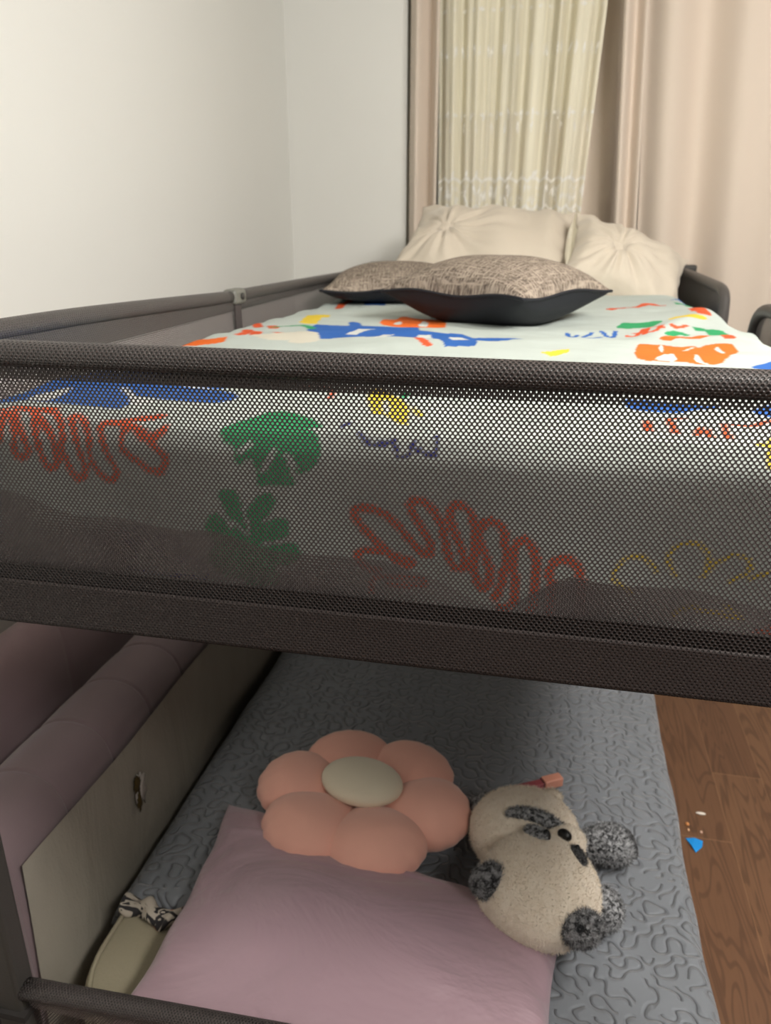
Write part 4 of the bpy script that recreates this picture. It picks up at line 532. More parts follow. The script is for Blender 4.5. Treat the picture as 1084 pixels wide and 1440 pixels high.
('y',0,[(0.2,2.5),(0.1861,2.5073),(0.158,2.5145),(0.1364,2.5265),(0.1317,2.5507),(0.1335,2.5796),(0.1309,2.5951),(0.1197,2.5841),(0.1041,2.5597),(0.0861,2.5428),(0.0616,2.5458),(0.0346,2.5565),(0.0191,2.5588),(0.0261,2.5447),(0.0445,2.5224),(0.055,2.5),(0.0445,2.4776),(0.0261,2.4553),(0.0191,2.4412),(0.0346,2.4435),(0.0616,2.4542),(0.0861,2.4572),(0.1041,2.4403),(0.1197,2.4159),(0.1309,2.4049),(0.1335,2.4204),(0.1317,2.4493),(0.1364,2.4735),(0.158,2.4855),(0.1861,2.4927)]),
('b',0,[(0.54,1.2),(0.5275,1.2065),(0.5022,1.2131),(0.4828,1.2238),(0.4786,1.2456),(0.4801,1.2717),(0.4778,1.2856),(0.4677,1.2757),(0.4537,1.2537),(0.4375,1.2385),(0.4154,1.2413),(0.3912,1.2508),(0.3772,1.2529),(0.3835,1.2403),(0.4001,1.2201),(0.4095,1.2),(0.4001,1.1799),(0.3835,1.1597),(0.3772,1.1471),(0.3912,1.1492),(0.4154,1.1587),(0.4375,1.1615),(0.4537,1.1463),(0.4677,1.1243),(0.4778,1.1144),(0.4801,1.1283),(0.4786,1.1544),(0.4828,1.1762),(0.5022,1.1869),(0.5275,1.1935)]),
('g',0,[(0.58,0.8),(0.5688,0.8048),(0.5468,0.8095),(0.5312,0.818),(0.5317,0.8358),(0.5385,0.8572),(0.54,0.8693),(0.5303,0.862),(0.5151,0.8453),(0.5,0.836),(0.4849,0.8453),(0.4697,0.862),(0.46,0.8693),(0.4615,0.8572),(0.4683,0.8358),(0.4688,0.818),(0.4532,0.8095),(0.4312,0.8048),(0.42,0.8),(0.4312,0.7952),(0.4532,0.7905),(0.4688,0.782),(0.4683,0.7642),(0.4615,0.7428),(0.46,0.7307),(0.4697,0.738),(0.4849,0.7547),(0.5,0.764),(0.5151,0.7547),(0.5303,0.738),(0.54,0.7307),(0.5385,0.7428),(0.5317,0.7642),(0.5312,0.782),(0.5468,0.7905),(0.5688,0.7952)]),
('y',0,[(0.57,1.75),(0.5603,1.7551),(0.5406,1.7602),(0.5255,1.7685),(0.5222,1.7855),(0.5234,1.8057),(0.5216,1.8166),(0.5138,1.8089),(0.5029,1.7918),(0.4903,1.78),(0.4731,1.7821),(0.4542,1.7895),(0.4434,1.7911),(0.4483,1.7813),(0.4612,1.7657),(0.4685,1.75),(0.4612,1.7343),(0.4483,1.7187),(0.4434,1.7089),(0.4542,1.7105),(0.4731,1.7179),(0.4903,1.72),(0.5029,1.7082),(0.5138,1.6911),(0.5216,1.6834),(0.5234,1.6943),(0.5222,1.7145),(0.5255,1.7315),(0.5406,1.7398),(0.5603,1.7449)]),
('r',0,[(0.4,0.6),(0.393,0.6036),(0.379,0.6073),(0.3682,0.6132),(0.3659,0.6253),(0.3667,0.6398),(0.3655,0.6476),(0.3598,0.6421),(0.3521,0.6298),(0.343,0.6214),(0.3308,0.6229),(0.3173,0.6282),(0.3095,0.6294),(0.3131,0.6224),(0.3223,0.6112),(0.3275,0.6),(0.3223,0.5888),(0.3131,0.5776),(0.3095,0.5706),(0.3173,0.5718),(0.3308,0.5771),(0.343,0.5786),(0.3521,0.5702),(0.3598,0.5579),(0.3655,0.5524),(0.3667,0.5602),(0.3659,0.5747),(0.3682,0.5868),(0.379,0.5927),(0.393,0.5964)]),
]

def print_colors(u, v):
    C = np.tile(np.array(GROUND), (len(u), 1))
    for c, wd, pts in PRINT:
        P = np.array(pts); col = PRINT_COLORS[c]; pad = wd + .002
        box = np.where((u > P[:,0].min()-pad) & (u < P[:,0].max()+pad) & (v > P[:,1].min()-pad) & (v < P[:,1].max()+pad))[0]
        if not len(box): continue
        x, y = u[box], v[box]
        if wd == 0:
            ins = np.zeros(len(box), bool); j = len(P)-1
            for i in range(len(P)):
                xi, yi, xj, yj = *P[i], *P[j]
                if yi != yj:
                    ins ^= ((yi > y) != (yj > y)) & (x < (xj-xi)*(y-yi)/(yj-yi)+xi)
                j = i
        else:
            dmin = np.full(len(box), 1e9)
            for i in range(len(P)-1):
                a, b = P[i], P[i+1]; d = b-a; L2 = max(d@d, 1e-12)
                t = np.clip(((x-a[0])*d[0]+(y-a[1])*d[1])/L2, 0, 1)
                dmin = np.minimum(dmin, (x-a[0]-t*d[0])**2+(y-a[1]-t*d[1])**2)
            ins = dmin < (wd*.5)**2
        C[box[ins]] = col
    return C

def cover():
    us = np.concatenate([np.arange(-.60, .20, .003), np.arange(.20, .66, .004)])
    vs = np.concatenate([np.arange(.482, .76, .0025), np.arange(.76, 2.74, .006)])
    nu, nv = len(us), len(vs)
    U, Vv = np.meshgrid(us, vs)
    # profile along the bed: rounded near end hanging down inside the front mesh
    s = np.clip(.695-Vv, 0, None)
    aa = np.linspace(0, math.pi/2, 60); py = .695-.036*np.sin(aa); pz = ZT-.030*(1-np.cos(aa))
    sl = np.concatenate([[0], np.cumsum(np.hypot(np.diff(py), np.diff(pz)))])
    arc = sl[-1]
    Y = np.where(Vv >= .695, Vv, np.interp(s, sl, py)); Z = np.where(Vv >= .695, ZT, np.interp(s, sl, pz) - np.clip(s-arc, 0, None))
    top = np.clip((Vv-.65)/.09, 0, 1)
    # across: sinks at the left guard, rolls over the right edge
    X = U.copy()
    xe = .375 - .085*np.clip((Vv-1.0)/.35, 0, 1)
    su = np.clip(U-xe, 0, None)
    R = .085
    ang = np.clip(su/R, 0, 1.30)
    drop = R*(1-np.cos(ang)) + np.clip(su-1.30*R, 0, None)*math.sin(1.30)
    out = xe + R*np.sin(ang) + np.clip(su-1.30*R, 0, None)*math.cos(1.30)
    # inside the guards the cloth is tucked down; only in the entry gap does it spill over the edge
    gap = 1/(1+np.exp(-(Vv-1.78)/.02)) * 1/(1+np.exp((Vv-1.99)/.02))
    tuck = 1-gap
    X = np.where(U > xe, out*gap + np.minimum(out, .388)*tuck, X)
    Z = Z - np.where(U > xe, drop, 0)*np.where(Vv > .695, 1, .25)
    left = np.clip((-.555-U)/.045, 0, 1); Z = Z - .045*left**2*np.clip((Vv-.9)/.3, 0, 1)
    X = np.where(U < -.555, -.555 - (-.555-U)*.75, X)
    # puffs, wrinkles and hanging folds
    bump = .007*fbm(U, Vv, 21, 3, 6.0) + .0035*fbm(U*1.0, Vv*1.8, 22, 3, 20.0)
    # the loose ridge of cloth spilling through the entry gap
    bump += .030*np.exp(-((U-.385-.15*(Vv-1.50))/.035)**2-((Vv-1.52)/.13)**2) + .010*np.exp(-((U-.33)/.07)**2-((Vv-1.74)/.08)**2)
    bump += .010*np.exp(-((U-.22-.4*(Vv-1.5))/.03)**2-((Vv-1.5)/.2)**2)
    bump -= .013*np.exp(-((Vv-.728+.12*(U-.05))/.013)**2)/(1+np.exp(-(U+.10)/.02))
    bump += .014*np.exp(-((U+.15)/.4)**2-((Vv-1.15)/.2)**2)
    Z = Z + bump*top
    front = 1-top
    Y = Y + front*(.005*np.sin(U*23+Vv*9)+.004*fbm(U, Vv, 25, 3, 16.0)) - front*.004
    Y = np.maximum(Y, BN+.020)
    crease = np.exp(-((Vv-.672-.008*np.sin(U*5))/.006)**2)
    Z = Z + .003*crease
    V = np.stack([X, Y, Z], -1).reshape(-1, 3)
    me = raw_mesh('printed_cover', V, grid_faces(nu, nv), uv=np.stack([U, Vv], -1).reshape(-1, 2))
    C = print_colors(U.ravel(), Vv.ravel())
    at = me.color_attributes.new('print', 'FLOAT_COLOR', 'POINT')
    at.data.foreach_set('color', np.concatenate([C, np.ones((len(C), 1))], 1).ravel())
    t = NT('printed_cotton'); a = t.node('ShaderNodeAttribute', {'attribute_name': 'print'})
    t.P(Base_Color=a.outputs['Color'], Roughness=.8, Specular_IOR_Level=.2)
    c = t.coord(); t.bump(t.M('ADD', t.noise(c, 900.0, 2), t.M('MULTIPLY', t.noise(t.mapping(c, (14, 30, 14)), 1.0, 4, .6, 1.0), 4.0)), .25, .004)
    o = link('printed_bed_cover', me, t.m)
    tag(o, 'pale mint bed cover printed with blue, orange, green and yellow cut-out shapes on upper bunk', 'bed cover')
    return o
cover()

# ------------------------------------------------------------------ cushions on the upper bunk
def pillow_grid(w, h, t, n=56, pinch=.10, power=.55, seed=0, lump=.08, wr=.0):
    u = np.linspace(-1, 1, n); U, W = np.meshgrid(u, u)
    k = 1 - pinch*(1-np.abs(U)**2)*(np.abs(W)**4); k2 = 1 - pinch*(1-np.abs(W)**2)*(np.abs(U)**4)
    X = U*w/2*k2; Y = W*h/2*k
    prof = np.clip((1-np.abs(U)**2.2)*(1-np.abs(W)**2.2), 0, 1)**power
    Z = t/2*prof*(1+lump*fbm(U, W, seed, 3, 2.2)) + wr*fbm(U, W, seed+5, 3, 9.0)*prof
    return U, W, X, Y, Z
def basis(c, xa, ya):
    x = Vector(xa).normalized(); z = x.cross(Vector(ya)).normalized(); y = z.cross(x)
    return np.array(c), np.array(x), np.array(y), np.array(z)
def place(B, X, Y, Z):
    c, x, y, z = B
    return (c + X[..., None]*x + Y[..., None]*y + Z[..., None]*z).reshape(-1, 3)

def tweed():
    t = NT('tweed'); u, v = t.uvxy()
    def thread(a, b, k1, k2, seed):
        return t.noise(t.node('ShaderNodeCombineXYZ', None, i0=t.M('MULTIPLY', a, k1), i1=t.M('MULTIPLY', b, k2), i2=seed).outputs[0], 1.0, 2, .6)
    a = thread(u, v, 230, 28, 0.0); b = thread(u, v, 28, 230, 4.0)
    sp = t.noise(t.node('ShaderNodeCombineXYZ', None, i0=t.M('MULTIPLY', u, 260.0), i1=t.M('MULTIPLY', v, 260.0), i2=2.0).outputs[0], 1.0, 2)
    f = t.M('ADD', t.M('MULTIPLY', t.M('MAXIMUM', a, b), .75), t.M('MULTIPLY', sp, .35))
    col = t.mix(t.ramp(f, .42, .72), (.08, .06, .049), (.39, .325, .262))
    t.P(Base_Color=col, Roughness=.9, Specular_IOR_Level=.15); t.bump(f, .7, .003)
    return t.m
M['tweed'] = tweed()
M['black_cloth'] = simple('black_cushion_cloth', (.012, .013, .018), .65, .35, 700, .2)
def tweed_cushion(c, ang, s, t, label, tilt=(0, 0), seed=1, up_t=.5):
    root = thing('tweed_cushion', c, label, 'cushion', 'tweed cushions on the upper bunk')
    ca, sa = math.cos(ang), math.sin(ang)
    B = basis(c, (ca, sa, tilt[0]), (-sa, ca, tilt[1]))
    U, W, X, Y, Z = pillow_grid(s, s, t, seed=seed, pinch=.07, power=.5)
    n = X.shape[0]; uv = np.stack([X, Y], -1).reshape(-1, 2)
    E = np.maximum(np.abs(U), np.abs(W))
    wav = .004*np.sin(U*5+W*4+seed)*E**6
    o = part('tweed_face', raw_mesh('tweed_face', place(B, X, Y, Z*up_t*2+wav), grid_faces(n, n), uv=uv), M['tweed'], root)
    o2 = part('black_backing', raw_mesh('black_backing', place(B, X, Y, -Z*(1-up_t)*2+wav-.001), grid_faces(n, n)[:, ::-1].copy(), uv=uv), M['black_cloth'], root)
    # piped seam round the edge
    ring = [(X[0, i], Y[0, i], wav[0, i]) for i in range(n)] + [(X[i, -1], Y[i, -1], wav[i, -1]) for i in range(1, n)] + \
           [(X[-1, i], Y[-1, i], wav[-1, i]) for i in range(n-2, -1, -1)] + [(X[i, 0], Y[i, 0], wav[i, 0]) for i in range(n-2, -1, -1)]
    R = np.array(ring); P = place(B, R[:, 0], R[:, 1], R[:, 2])
    part('piping', tube_mesh('piping', P, .003, 8), M['black_cloth'], root)
tweed_cushion((-.112, 1.62, -.118), math.radians(-30), .335, .140, 'brown tweed cushion with black underside, in front in the middle of the bed', seed=2, up_t=.48)
tweed_cushion((-.405, 2.04, -.138), math.radians(8), .35, .095, 'flatter brown tweed cushion against left guard rail, half behind the other', tilt=(.02, .03), seed=5, up_t=.55)

def cream():
    t = NT('cream_cushion_cloth'); c = t.coord()
    n = t.noise(c, 500.0, 3); n2 = t.noise(t.mapping(c, (16, 22, 30)), 1.0, 4, .6, .8)
    t.P(Base_Color=(.60, .53, .435), Roughness=.75, Specular_IOR_Level=.25, Sheen_Weight=.2)
    t.bump(t.M('ADD', t.M('MULTIPLY', n, .15), n2), .35, .008); return t.m
M['cream'] = cream()
def cream_cushion(c, xa, ya, w, h, t, label, ros=(0, 0), seed=1, pin=.12, fold=0, splay=0):
    root = thing('cream_cushion', c, label, 'cushion', 'cream ruched cushions by the window')
    B = basis(c, xa, ya); n = 90
    U, W, X, Y, Z = pillow_grid(w, h, t, n=n, seed=seed, pinch=pin, power=.68, lump=.16)
    X = X - splay*np.clip((1-W)/2, 0, 1)*np.clip((1-U)/2, 0, 1)
    r = np.hypot((U-ros[0])*w/h, W-ros[1]); th = np.arctan2(W-ros[1], (U-ros[0])*w/h)
    ruch = (.006*np.sin(th*11+seed)+.005*np.sin(th*19+2))*np.exp(-(r/.75)**2)*np.clip(r/.12, 0, 1)
    dimple = -.016*np.exp(-(r/.16)**2)
    wr = .008*np.sin((U*3.2+W*1.4)*3+2*np.sin(W*2+seed))*np.clip(1-np.maximum(np.abs(U), np.abs(W))**6, 0, 1)*fold
    edge = np.clip(1-np.maximum(np.abs(U), np.abs(W))**8, 0, 1)
    ZT_ = Z + (ruch + dimple)*edge + wr
    edgewave = (.006*np.sin(U*17+seed)+.006*np.sin(W*15))*np.maximum(np.abs(U), np.abs(W))**4
    V = np.concatenate([place(B, X, Y, ZT_+edgewave), place(B, X, Y, -Z*.7+edgewave)])
    F = np.concatenate([grid_faces(n, n), grid_faces(n, n)[:, ::-1]+n*n])
    me = raw_mesh('cushion_cover', V, F)
    import bmesh
    bm = bmesh.new(); bm.from_mesh(me); bmesh.ops.remove_doubles(bm, verts=bm.verts, dist=1e-5); bm.to_mesh(me); bm.free()
    part('cushion_cover', me, M['cream'], root)
    # gathered rosette button
    i = np.argmin(np.hypot(U-ros[0], W-ros[1])); p0 = place(B, X, Y, ZT_)[i]
    V, F = uv_sphere(40, 16); thv = np.arctan2(V[:, 1], V[:, 0]); rr = 1+.16*np.sin(thv*9)
    bc, bx, by, bz = B
    V = p0 + (V[:, :1]*rr[:, None])*bx*.022 + (V[:, 1:2]*rr[:, None])*by*.022 + V[:, 2:]*bz*.009
    part('rosette', raw_mesh('rosette', V, F), M['cream'], root)
cream_cushion((-.190, 2.50, -.060), (1, .04, -.05), (-.02, .80, .60), .49, .375, .18,
              'large cream ruched cushion leaning on lace, behind the front tweed cushion', ros=(-.45, -.02), seed=3, fold=1, splay=.10)
cream_cushion((.200, 2.40, -.110), (.90, .10, -.36), (.16, .80, .52), .37, .31, .15,
              'smaller cream ruched cushion tilted at the right guard rail', ros=(-.3, -.1), seed=8, fold=.4)

# ------------------------------------------------------------------ lower level: padded sofa-bed rail, mattress, quilt
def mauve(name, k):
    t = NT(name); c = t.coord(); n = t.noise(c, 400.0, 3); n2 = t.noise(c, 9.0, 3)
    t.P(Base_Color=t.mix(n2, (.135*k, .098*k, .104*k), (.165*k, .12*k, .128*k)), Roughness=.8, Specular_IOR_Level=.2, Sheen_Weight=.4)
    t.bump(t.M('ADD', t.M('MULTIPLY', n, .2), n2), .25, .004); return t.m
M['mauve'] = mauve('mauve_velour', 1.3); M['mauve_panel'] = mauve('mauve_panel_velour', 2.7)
def liner():
    t = NT('cream_lining'); c = t.coord(); n = t.noise(t.mapping(c, (8, 9, 3)), 1.0, 4, .6, 1.2); n2 = t.noise(c, 250.0, 2)
    t.P(Base_Color=t.mix(n, (.29, .265, .22), (.37, .34, .285)), Roughness=.9, Specular_IOR_Level=.1)
    t.bump(t.M('ADD', n, t.M('MULTIPLY', n2, .1)), .6, .012); return t.m
M['lining'] = liner()
def profile_body(name, prof, y0, y1, mat, parent, seam=.135, off=.72, puff=.005, ny=900):
    P = np.array(prof); seg = np.r_[0, np.cumsum(np.hypot(*np.diff(P, axis=0).T))]
    tt = np.linspace(0, seg[-1], 60); px = np.interp(tt, seg, P[:, 0]); pz = np.interp(tt, seg, P[:, 1])
    k = np.ones(5)/5; sx = np.convolve(np.pad(px, 2, 'edge'), k, 'valid'); sz = np.convolve(np.pad(pz, 2, 'edge'), k, 'valid')
    cx, cz = sx.mean(), sz.max()-.05
    tx, tz = np.gradient(sx), np.gradient(sz); L = np.hypot(tx, tz); nx, nz = -tz/L, tx/L
    s = np.sign((nz*(sz > sz.max()-.03)).sum()) or 1; nx, nz = nx*s, nz*s
    ys = np.linspace(y0, y1, ny); f = np.abs(np.sin((ys-off)/seam*math.pi)); pu = puff*(np.clip(f/.12, 0, 1)**.5-1)+.0014*(f-1)
    if seam <= 0: pu = np.zeros(ny)
    endr = .03; e = np.minimum(np.clip((ys-y0)/endr, 0, 1), np.clip((y1-ys)/endr, 0, 1)); shrink = 1-np.sqrt(np.clip(1-(1-e)**2, 0, 1))
    X = sx[None]+nx[None]*(pu[:, None]-shrink[:, None]*.03); Z = sz[None]+nz[None]*(pu[:, None]-shrink[:, None]*.03)
    Yg = np.repeat(ys[:, None], 60, 1)
    return part(name, raw_mesh(name, np.stack([X, Yg, Z], -1).reshape(-1, 3), grid_faces(60, ny)), mat, parent)
rail = thing('padded_bed_rail', (-.79, 1.7, FZ), 'mauve padded bed rail with stitched seams and torn cream inner lining', 'bed rail')
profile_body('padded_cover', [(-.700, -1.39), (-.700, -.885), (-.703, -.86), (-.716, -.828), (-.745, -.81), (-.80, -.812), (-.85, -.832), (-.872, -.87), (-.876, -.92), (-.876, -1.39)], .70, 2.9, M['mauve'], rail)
# lining stretched over the inner face, wrinkled, its near edge slanting
ny, nz = 200, 60
Yg, Tg = np.meshgrid(np.linspace(0, 1, ny), np.linspace(0, 1, nz))
yn = .728 + .0*Tg - .02*Tg
Yl = yn + (2.88-yn)*Yg; Zl = -.874 + (-1.385+.874)*Tg + .004*np.sin(Yl*11)
Xl = -.6955 + (.005*fbm(Yl, Zl*.3, 31, 3, 9.0)+.004*np.exp(-((Yl-1.62+.3*(Zl+1.0))/.012)**2)+.004*np.exp(-((Yl-1.78+.25*(Zl+1.0))/.014)**2))*np.sin(Tg*math.pi) + .003*np.exp(-((Yl-1.02)/.03)**2-((Zl+.95)/.05)**2)
part('inner_lining', raw_mesh('inner_lining', np.stack([Xl, Yl, Zl], -1).reshape(-1, 3), grid_faces(ny, nz)), M['lining'], rail)
# the torn spot: a ragged flap with a brown stain showing
def ragged(name, cy, cz, ry, rz, x, mat, seed, n=26):
    g_ = np.random.default_rng(seed); V = [(x+.001, cy, cz)]
    for k in range(n):
        a = 2*math.pi*k/n; r = g_.uniform(.65, 1.15); V.append((x-.001, cy+ry*r*math.cos(a), cz+rz*r*math.sin(a)))
    o = part(name, raw_mesh(name, V, [(0, 1+k, 1+(k+1) % n) for k in range(n)]), mat, rail); solidify(o, .001); return o
M['stain'] = simple('brown_stain', (.07, .045, .012), .9); M['torn'] = simple('torn_fibre', (.5, .46, .42), .9, .1, 90, .6, .004)
ragged('torn_flap', 1.035, -.985, .020, .040, -.688, M['torn'], 3)
ragged('lining_stain', 1.022, -.965, .011, .018, -.6855, M['stain'], 4)
ragged('lining_stain', 1.022, -1.005, .008, .022, -.6855, M['stain'], 6)

panel = thing('padded_wall_panel', (-.94, 1.7, FZ), 'tall mauve padded panel against the left wall behind the bed rail', 'padded panel')
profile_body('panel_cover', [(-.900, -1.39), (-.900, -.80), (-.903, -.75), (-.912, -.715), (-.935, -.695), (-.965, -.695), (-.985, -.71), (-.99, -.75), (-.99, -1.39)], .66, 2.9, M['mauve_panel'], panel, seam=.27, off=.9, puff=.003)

# lower mattress
def rounded_slab(x0, x1, y0, y1, z0, z1, r, rr, n=10):
    out = []
    for cx, cy, a0 in ((x1-r, y0+r, -90), (x1-r, y1-r, 0), (x0+r, y1-r, 90), (x0+r, y0+r, 180)):
        for k in range(n+1):
            a = math.radians(a0+90*k/n); out.append((cx+r*math.cos(a), cy+r*math.sin(a), math.cos(a), math.sin(a)))
    ring = np.array(out); m = len(ring); rows = []
    prof = [(rr, z0)] + [(rr*(1-math.sin(a)), z0+rr*(1-math.cos(a))) for a in np.linspace(0, math.pi/2, 6)] + \
           [(rr*(1-math.cos(a)), z1-rr*(1-math.sin(a))) for a in np.linspace(0, math.pi/2, 8)]
    V = []
    for ins, z in prof:
        for x, y, dx, dy in ring: V.append((x-dx*ins, y-dy*ins, z))
    F = [tuple(f) for f in grid_faces(m, len(prof), wrap_u=True)]
    F.append(tuple(range(m-1, -1, -1))); F.append(tuple((len(prof)-1)*m+k for k in range(m)))
    return V, F, ring
mroot = thing('mattress', (-.17, 1.68, FZ), 'beige lower mattress with piped rounded corner showing by the near rail', 'mattress')
V, F, ring = rounded_slab(-.652, .305, .640, 2.72, FZ, -1.098, .16, .022)
M['beige'] = simple('beige_mattress_cloth', (.27, .24, .17), .85, .2, 260, .25, .002, var=.06)
part('mattress_body', raw_mesh('mattress_body', V, F), M['beige'], mroot)
for ins, z in ((.012, -1.0975), (.001, -1.16)):
    pts = [(x-dx*ins, y-dy*ins, z) for x, y, dx, dy in ring]
    part('piping', tube_mesh('piping', pts+[pts[0]], .004, 8), M['beige'], mroot)

# quilted bedspread: stitched meandering channels
def quilt_mat():
    t = NT('quilted_grey'); u, v = t.uvxy()
    s = .0245
    vec = t.node('ShaderNodeCombineXYZ', None, i0=u, i1=v).outputs[0]
    wn = t.node('ShaderNodeTexNoise', {'noise_dimensions': '2D'}, Vector=vec, Scale=20.0, Detail=1.0)
    wx = t.node('ShaderNodeSeparateXYZ', None, i0=wn.outputs[1])
    U = t.M('DIVIDE', t.M('ADD', u, t.M('MULTIPLY', t.M('SUBTRACT', wx.outputs[0], .5), .030)), s)
    W = t.M('DIVIDE', t.M('ADD', v, t.M('MULTIPLY', t.M('SUBTRACT', wx.outputs[1], .5), .030)), s)
    iu, iv = t.M('FLOOR', U), t.M('FLOOR', W)
    r = t.node('ShaderNodeTexWhiteNoise', {'noise_dimensions': '2D'}, Vector=t.node('ShaderNodeCombineXYZ', None, i0=iu, i1=iv).outputs[0])
    fu, fv = t.M('SUBTRACT', U, iu), t.M('SUBTRACT', W, iv)
    flip = t.M('GREATER_THAN', r.outputs[0], .5)
    fu = t.M('ADD', t.M('MULTIPLY', fu, t.M('SUBTRACT', 1.0, t.M('MULTIPLY', flip, 2.0))), flip)
    def arc(ax, ay):
        a, b = t.M('SUBTRACT', fu, ax), t.M('SUBTRACT', fv, ay)
        d = t.M('SQRT', t.M('ADD', t.M('MULTIPLY', a, a), t.M('MULTIPLY', b, b)))
        return t.M('ABSOLUTE', t.M('SUBTRACT', d, .5))
    r3 = t.node('ShaderNodeSeparateXYZ', None, i0=r.outputs[1])
    k1 = t.M('MULTIPLY', t.M('GREATER_THAN', r3.outputs[1], .86), .5); k2 = t.M('MULTIPLY', t.M('GREATER_THAN', r3.outputs[2], .90), .5)
    d = t.M('MULTIPLY', t.M('MINIMUM', t.M('ADD', arc(0, 0), k1), t.M('ADD', arc(1, 1), k2)), s)
    puff = t.M('SQRT', t.ramp(d, 0.0, .0062))
    n = t.noise(t.coord(), 600.0, 2)
    line = t.M('SUBTRACT', 1.0, t.ramp(d, .0004, .0017))
    t.P(Base_Color=t.mix(t.M('MULTIPLY', line, .7), (.172, .184, .204), (.05, .053, .06)), Roughness=.6, Specular_IOR_Level=.3, Sheen_Weight=.25)
    t.bump(t.M('ADD', puff, t.M('MULTIPLY', n, .03)), 1.0, .0034)
    return t.m
M['quilt'] = quilt_mat()
QZ = -1.084
def quilt():
    nu, nv = 300, 300
    U, T = np.meshgrid(np.linspace(-.02, 1.36, nu), np.linspace(0, 1, nv))
    xw = -.662 + U
    near = .885 - .25*np.clip((xw+.50)/.22, 0, 1)**1.0
    Yg = near + (2.68-near)*T
    R, xe = .030, .290
    s = np.clip(xw-xe, 0, None); a = np.clip(s/R, 0, math.pi/2*.97)
    X = np.where(xw > xe, xe+R*np.sin(a)+np.clip(s-a*R, 0, None)*.05, xw); Z = np.where(xw > xe, QZ-R*(1-np.cos(a))-np.clip(s-a*R, 0, None)*.999, QZ)
    Z = np.maximum(Z, FZ+.012)
    puff = .0025*fbm(xw, Yg, 41, 3, 26.0) + .003*fbm(xw, Yg, 42, 2, 7.0)
    X = X + np.where(xw > xe, puff*1.3*np.sin(a), 0); Z = Z + np.where(xw > xe, puff*np.cos(a), puff)
    # rolled hem at the near-left edge and left side turned down into the gap
    lft = np.clip((-.615-xw)/.065, 0, 1); Z = Z-.06*lft**3; X = np.where(xw < -.615, X-.004*lft, X)
    Z = Z - .012*np.clip(1-T/.012, 0, 1)**2
    V = np.stack([X, Yg, Z], -1).reshape(-1, 3)
    o = link('quilted_bedspread', raw_mesh('quilted_bedspread', V, grid_faces(nu, nv), uv=np.stack([xw, Yg], -1).reshape(-1, 2)), M['quilt'])
    solidify(o, .010, -1); tag(o, 'grey bedspread with meandering quilted stitching spread over the lower mattress', 'bedspread')
quilt()

# ------------------------------------------------------------------ lilac pillow
def satin():
    t = NT('lilac_satin'); c = t.coord()
    n = t.noise(t.mapping(c, (3.5, 6, 6), (0, 0, .3)), 1.0, 4, .5, 1.2); n2 = t.noise(t.mapping(c, (8, 22, 14), (0, 0, -.25)), 1.0, 2, .5, .6)
    t.P(Base_Color=(.37, .25, .29), Roughness=.42, Specular_IOR_Level=.45, Sheen_Weight=.3)
    t.bump(t.M('ADD', n, t.M('MULTIPLY', n2, .18)), .6, .03); return t.m
M['satin'] = satin()
def lilac_pillow():
    n = 110
    u = np.linspace(0, 1, n); U, W = np.meshgrid(u, u)
    # corners: near-left, near-right, back-right, back-left
    NLc, NRc, BRc, BLc = np.array((-.535, .655)), np.array((.082, .64)), np.array((.092, .955)), np.array((-.548, 1.105))
    P = ((1-U)*(1-W))[..., None]*NLc + (U*(1-W))[..., None]*NRc + (U*W)[..., None]*BRc + ((1-U)*W)[..., None]*BLc
    a, b = 2*U-1, 2*W-1
    pin = .018
    P[..., 0] += pin*np.sign(a)*np.abs(a)**4*(-(1-b**2)) ; P[..., 1] += .010*np.sign(b)*np.abs(b)**4*(-(1-a**2))*.8
    prof = np.clip((1-np.abs(a)**2.4)*(1-np.abs(b)**2.4), 0, 1)**.5
    cre = .007*np.sin((P[..., 0]*6+P[..., 1]*21)+2.5*np.sin(P[..., 0]*7))*np.clip(prof, 0, 1) + .003*fbm(P[..., 0], P[..., 1], 52, 3, 16)
    dent = -.020*np.exp(-((P[..., 0]+.20)/.16)**2-((P[..., 1]-1.03)/.07)**2) - .022*np.exp(-((P[..., 0]-.05)/.10)**2-((P[..., 1]-.95)/.10)**2)
    fold = .007*np.exp(-((P[..., 1]-.985+.12*(P[..., 0]+.3))/.006)**2)*np.clip((-.05-P[..., 0])*9, 0, 1)
    Zt = QZ+.030+.072*prof+(cre+dent+fold)*prof; Zb = QZ+.030-.030*prof**.7
    e = np.maximum(np.abs(a), np.abs(b)); Zt += .004*np.sin(U*31+W*23)*e**8; Zb = np.minimum(Zb, Zt); Zb = np.where(e > .999, Zt, Zb)
    V = np.concatenate([np.concatenate([P, Zt[..., None]], -1).reshape(-1, 3), np.concatenate([P, Zb[..., None]], -1).reshape(-1, 3)])
    F = np.concatenate([grid_faces(n, n), grid_faces(n, n)[:, ::-1]+n*n])
    o = link('lilac_pillow', raw_mesh('lilac_pillow', V, F), M['satin'])
    tag(o, 'lilac satin pillow lying on the lower bed behind the near rail', 'pillow')
lilac_pillow()

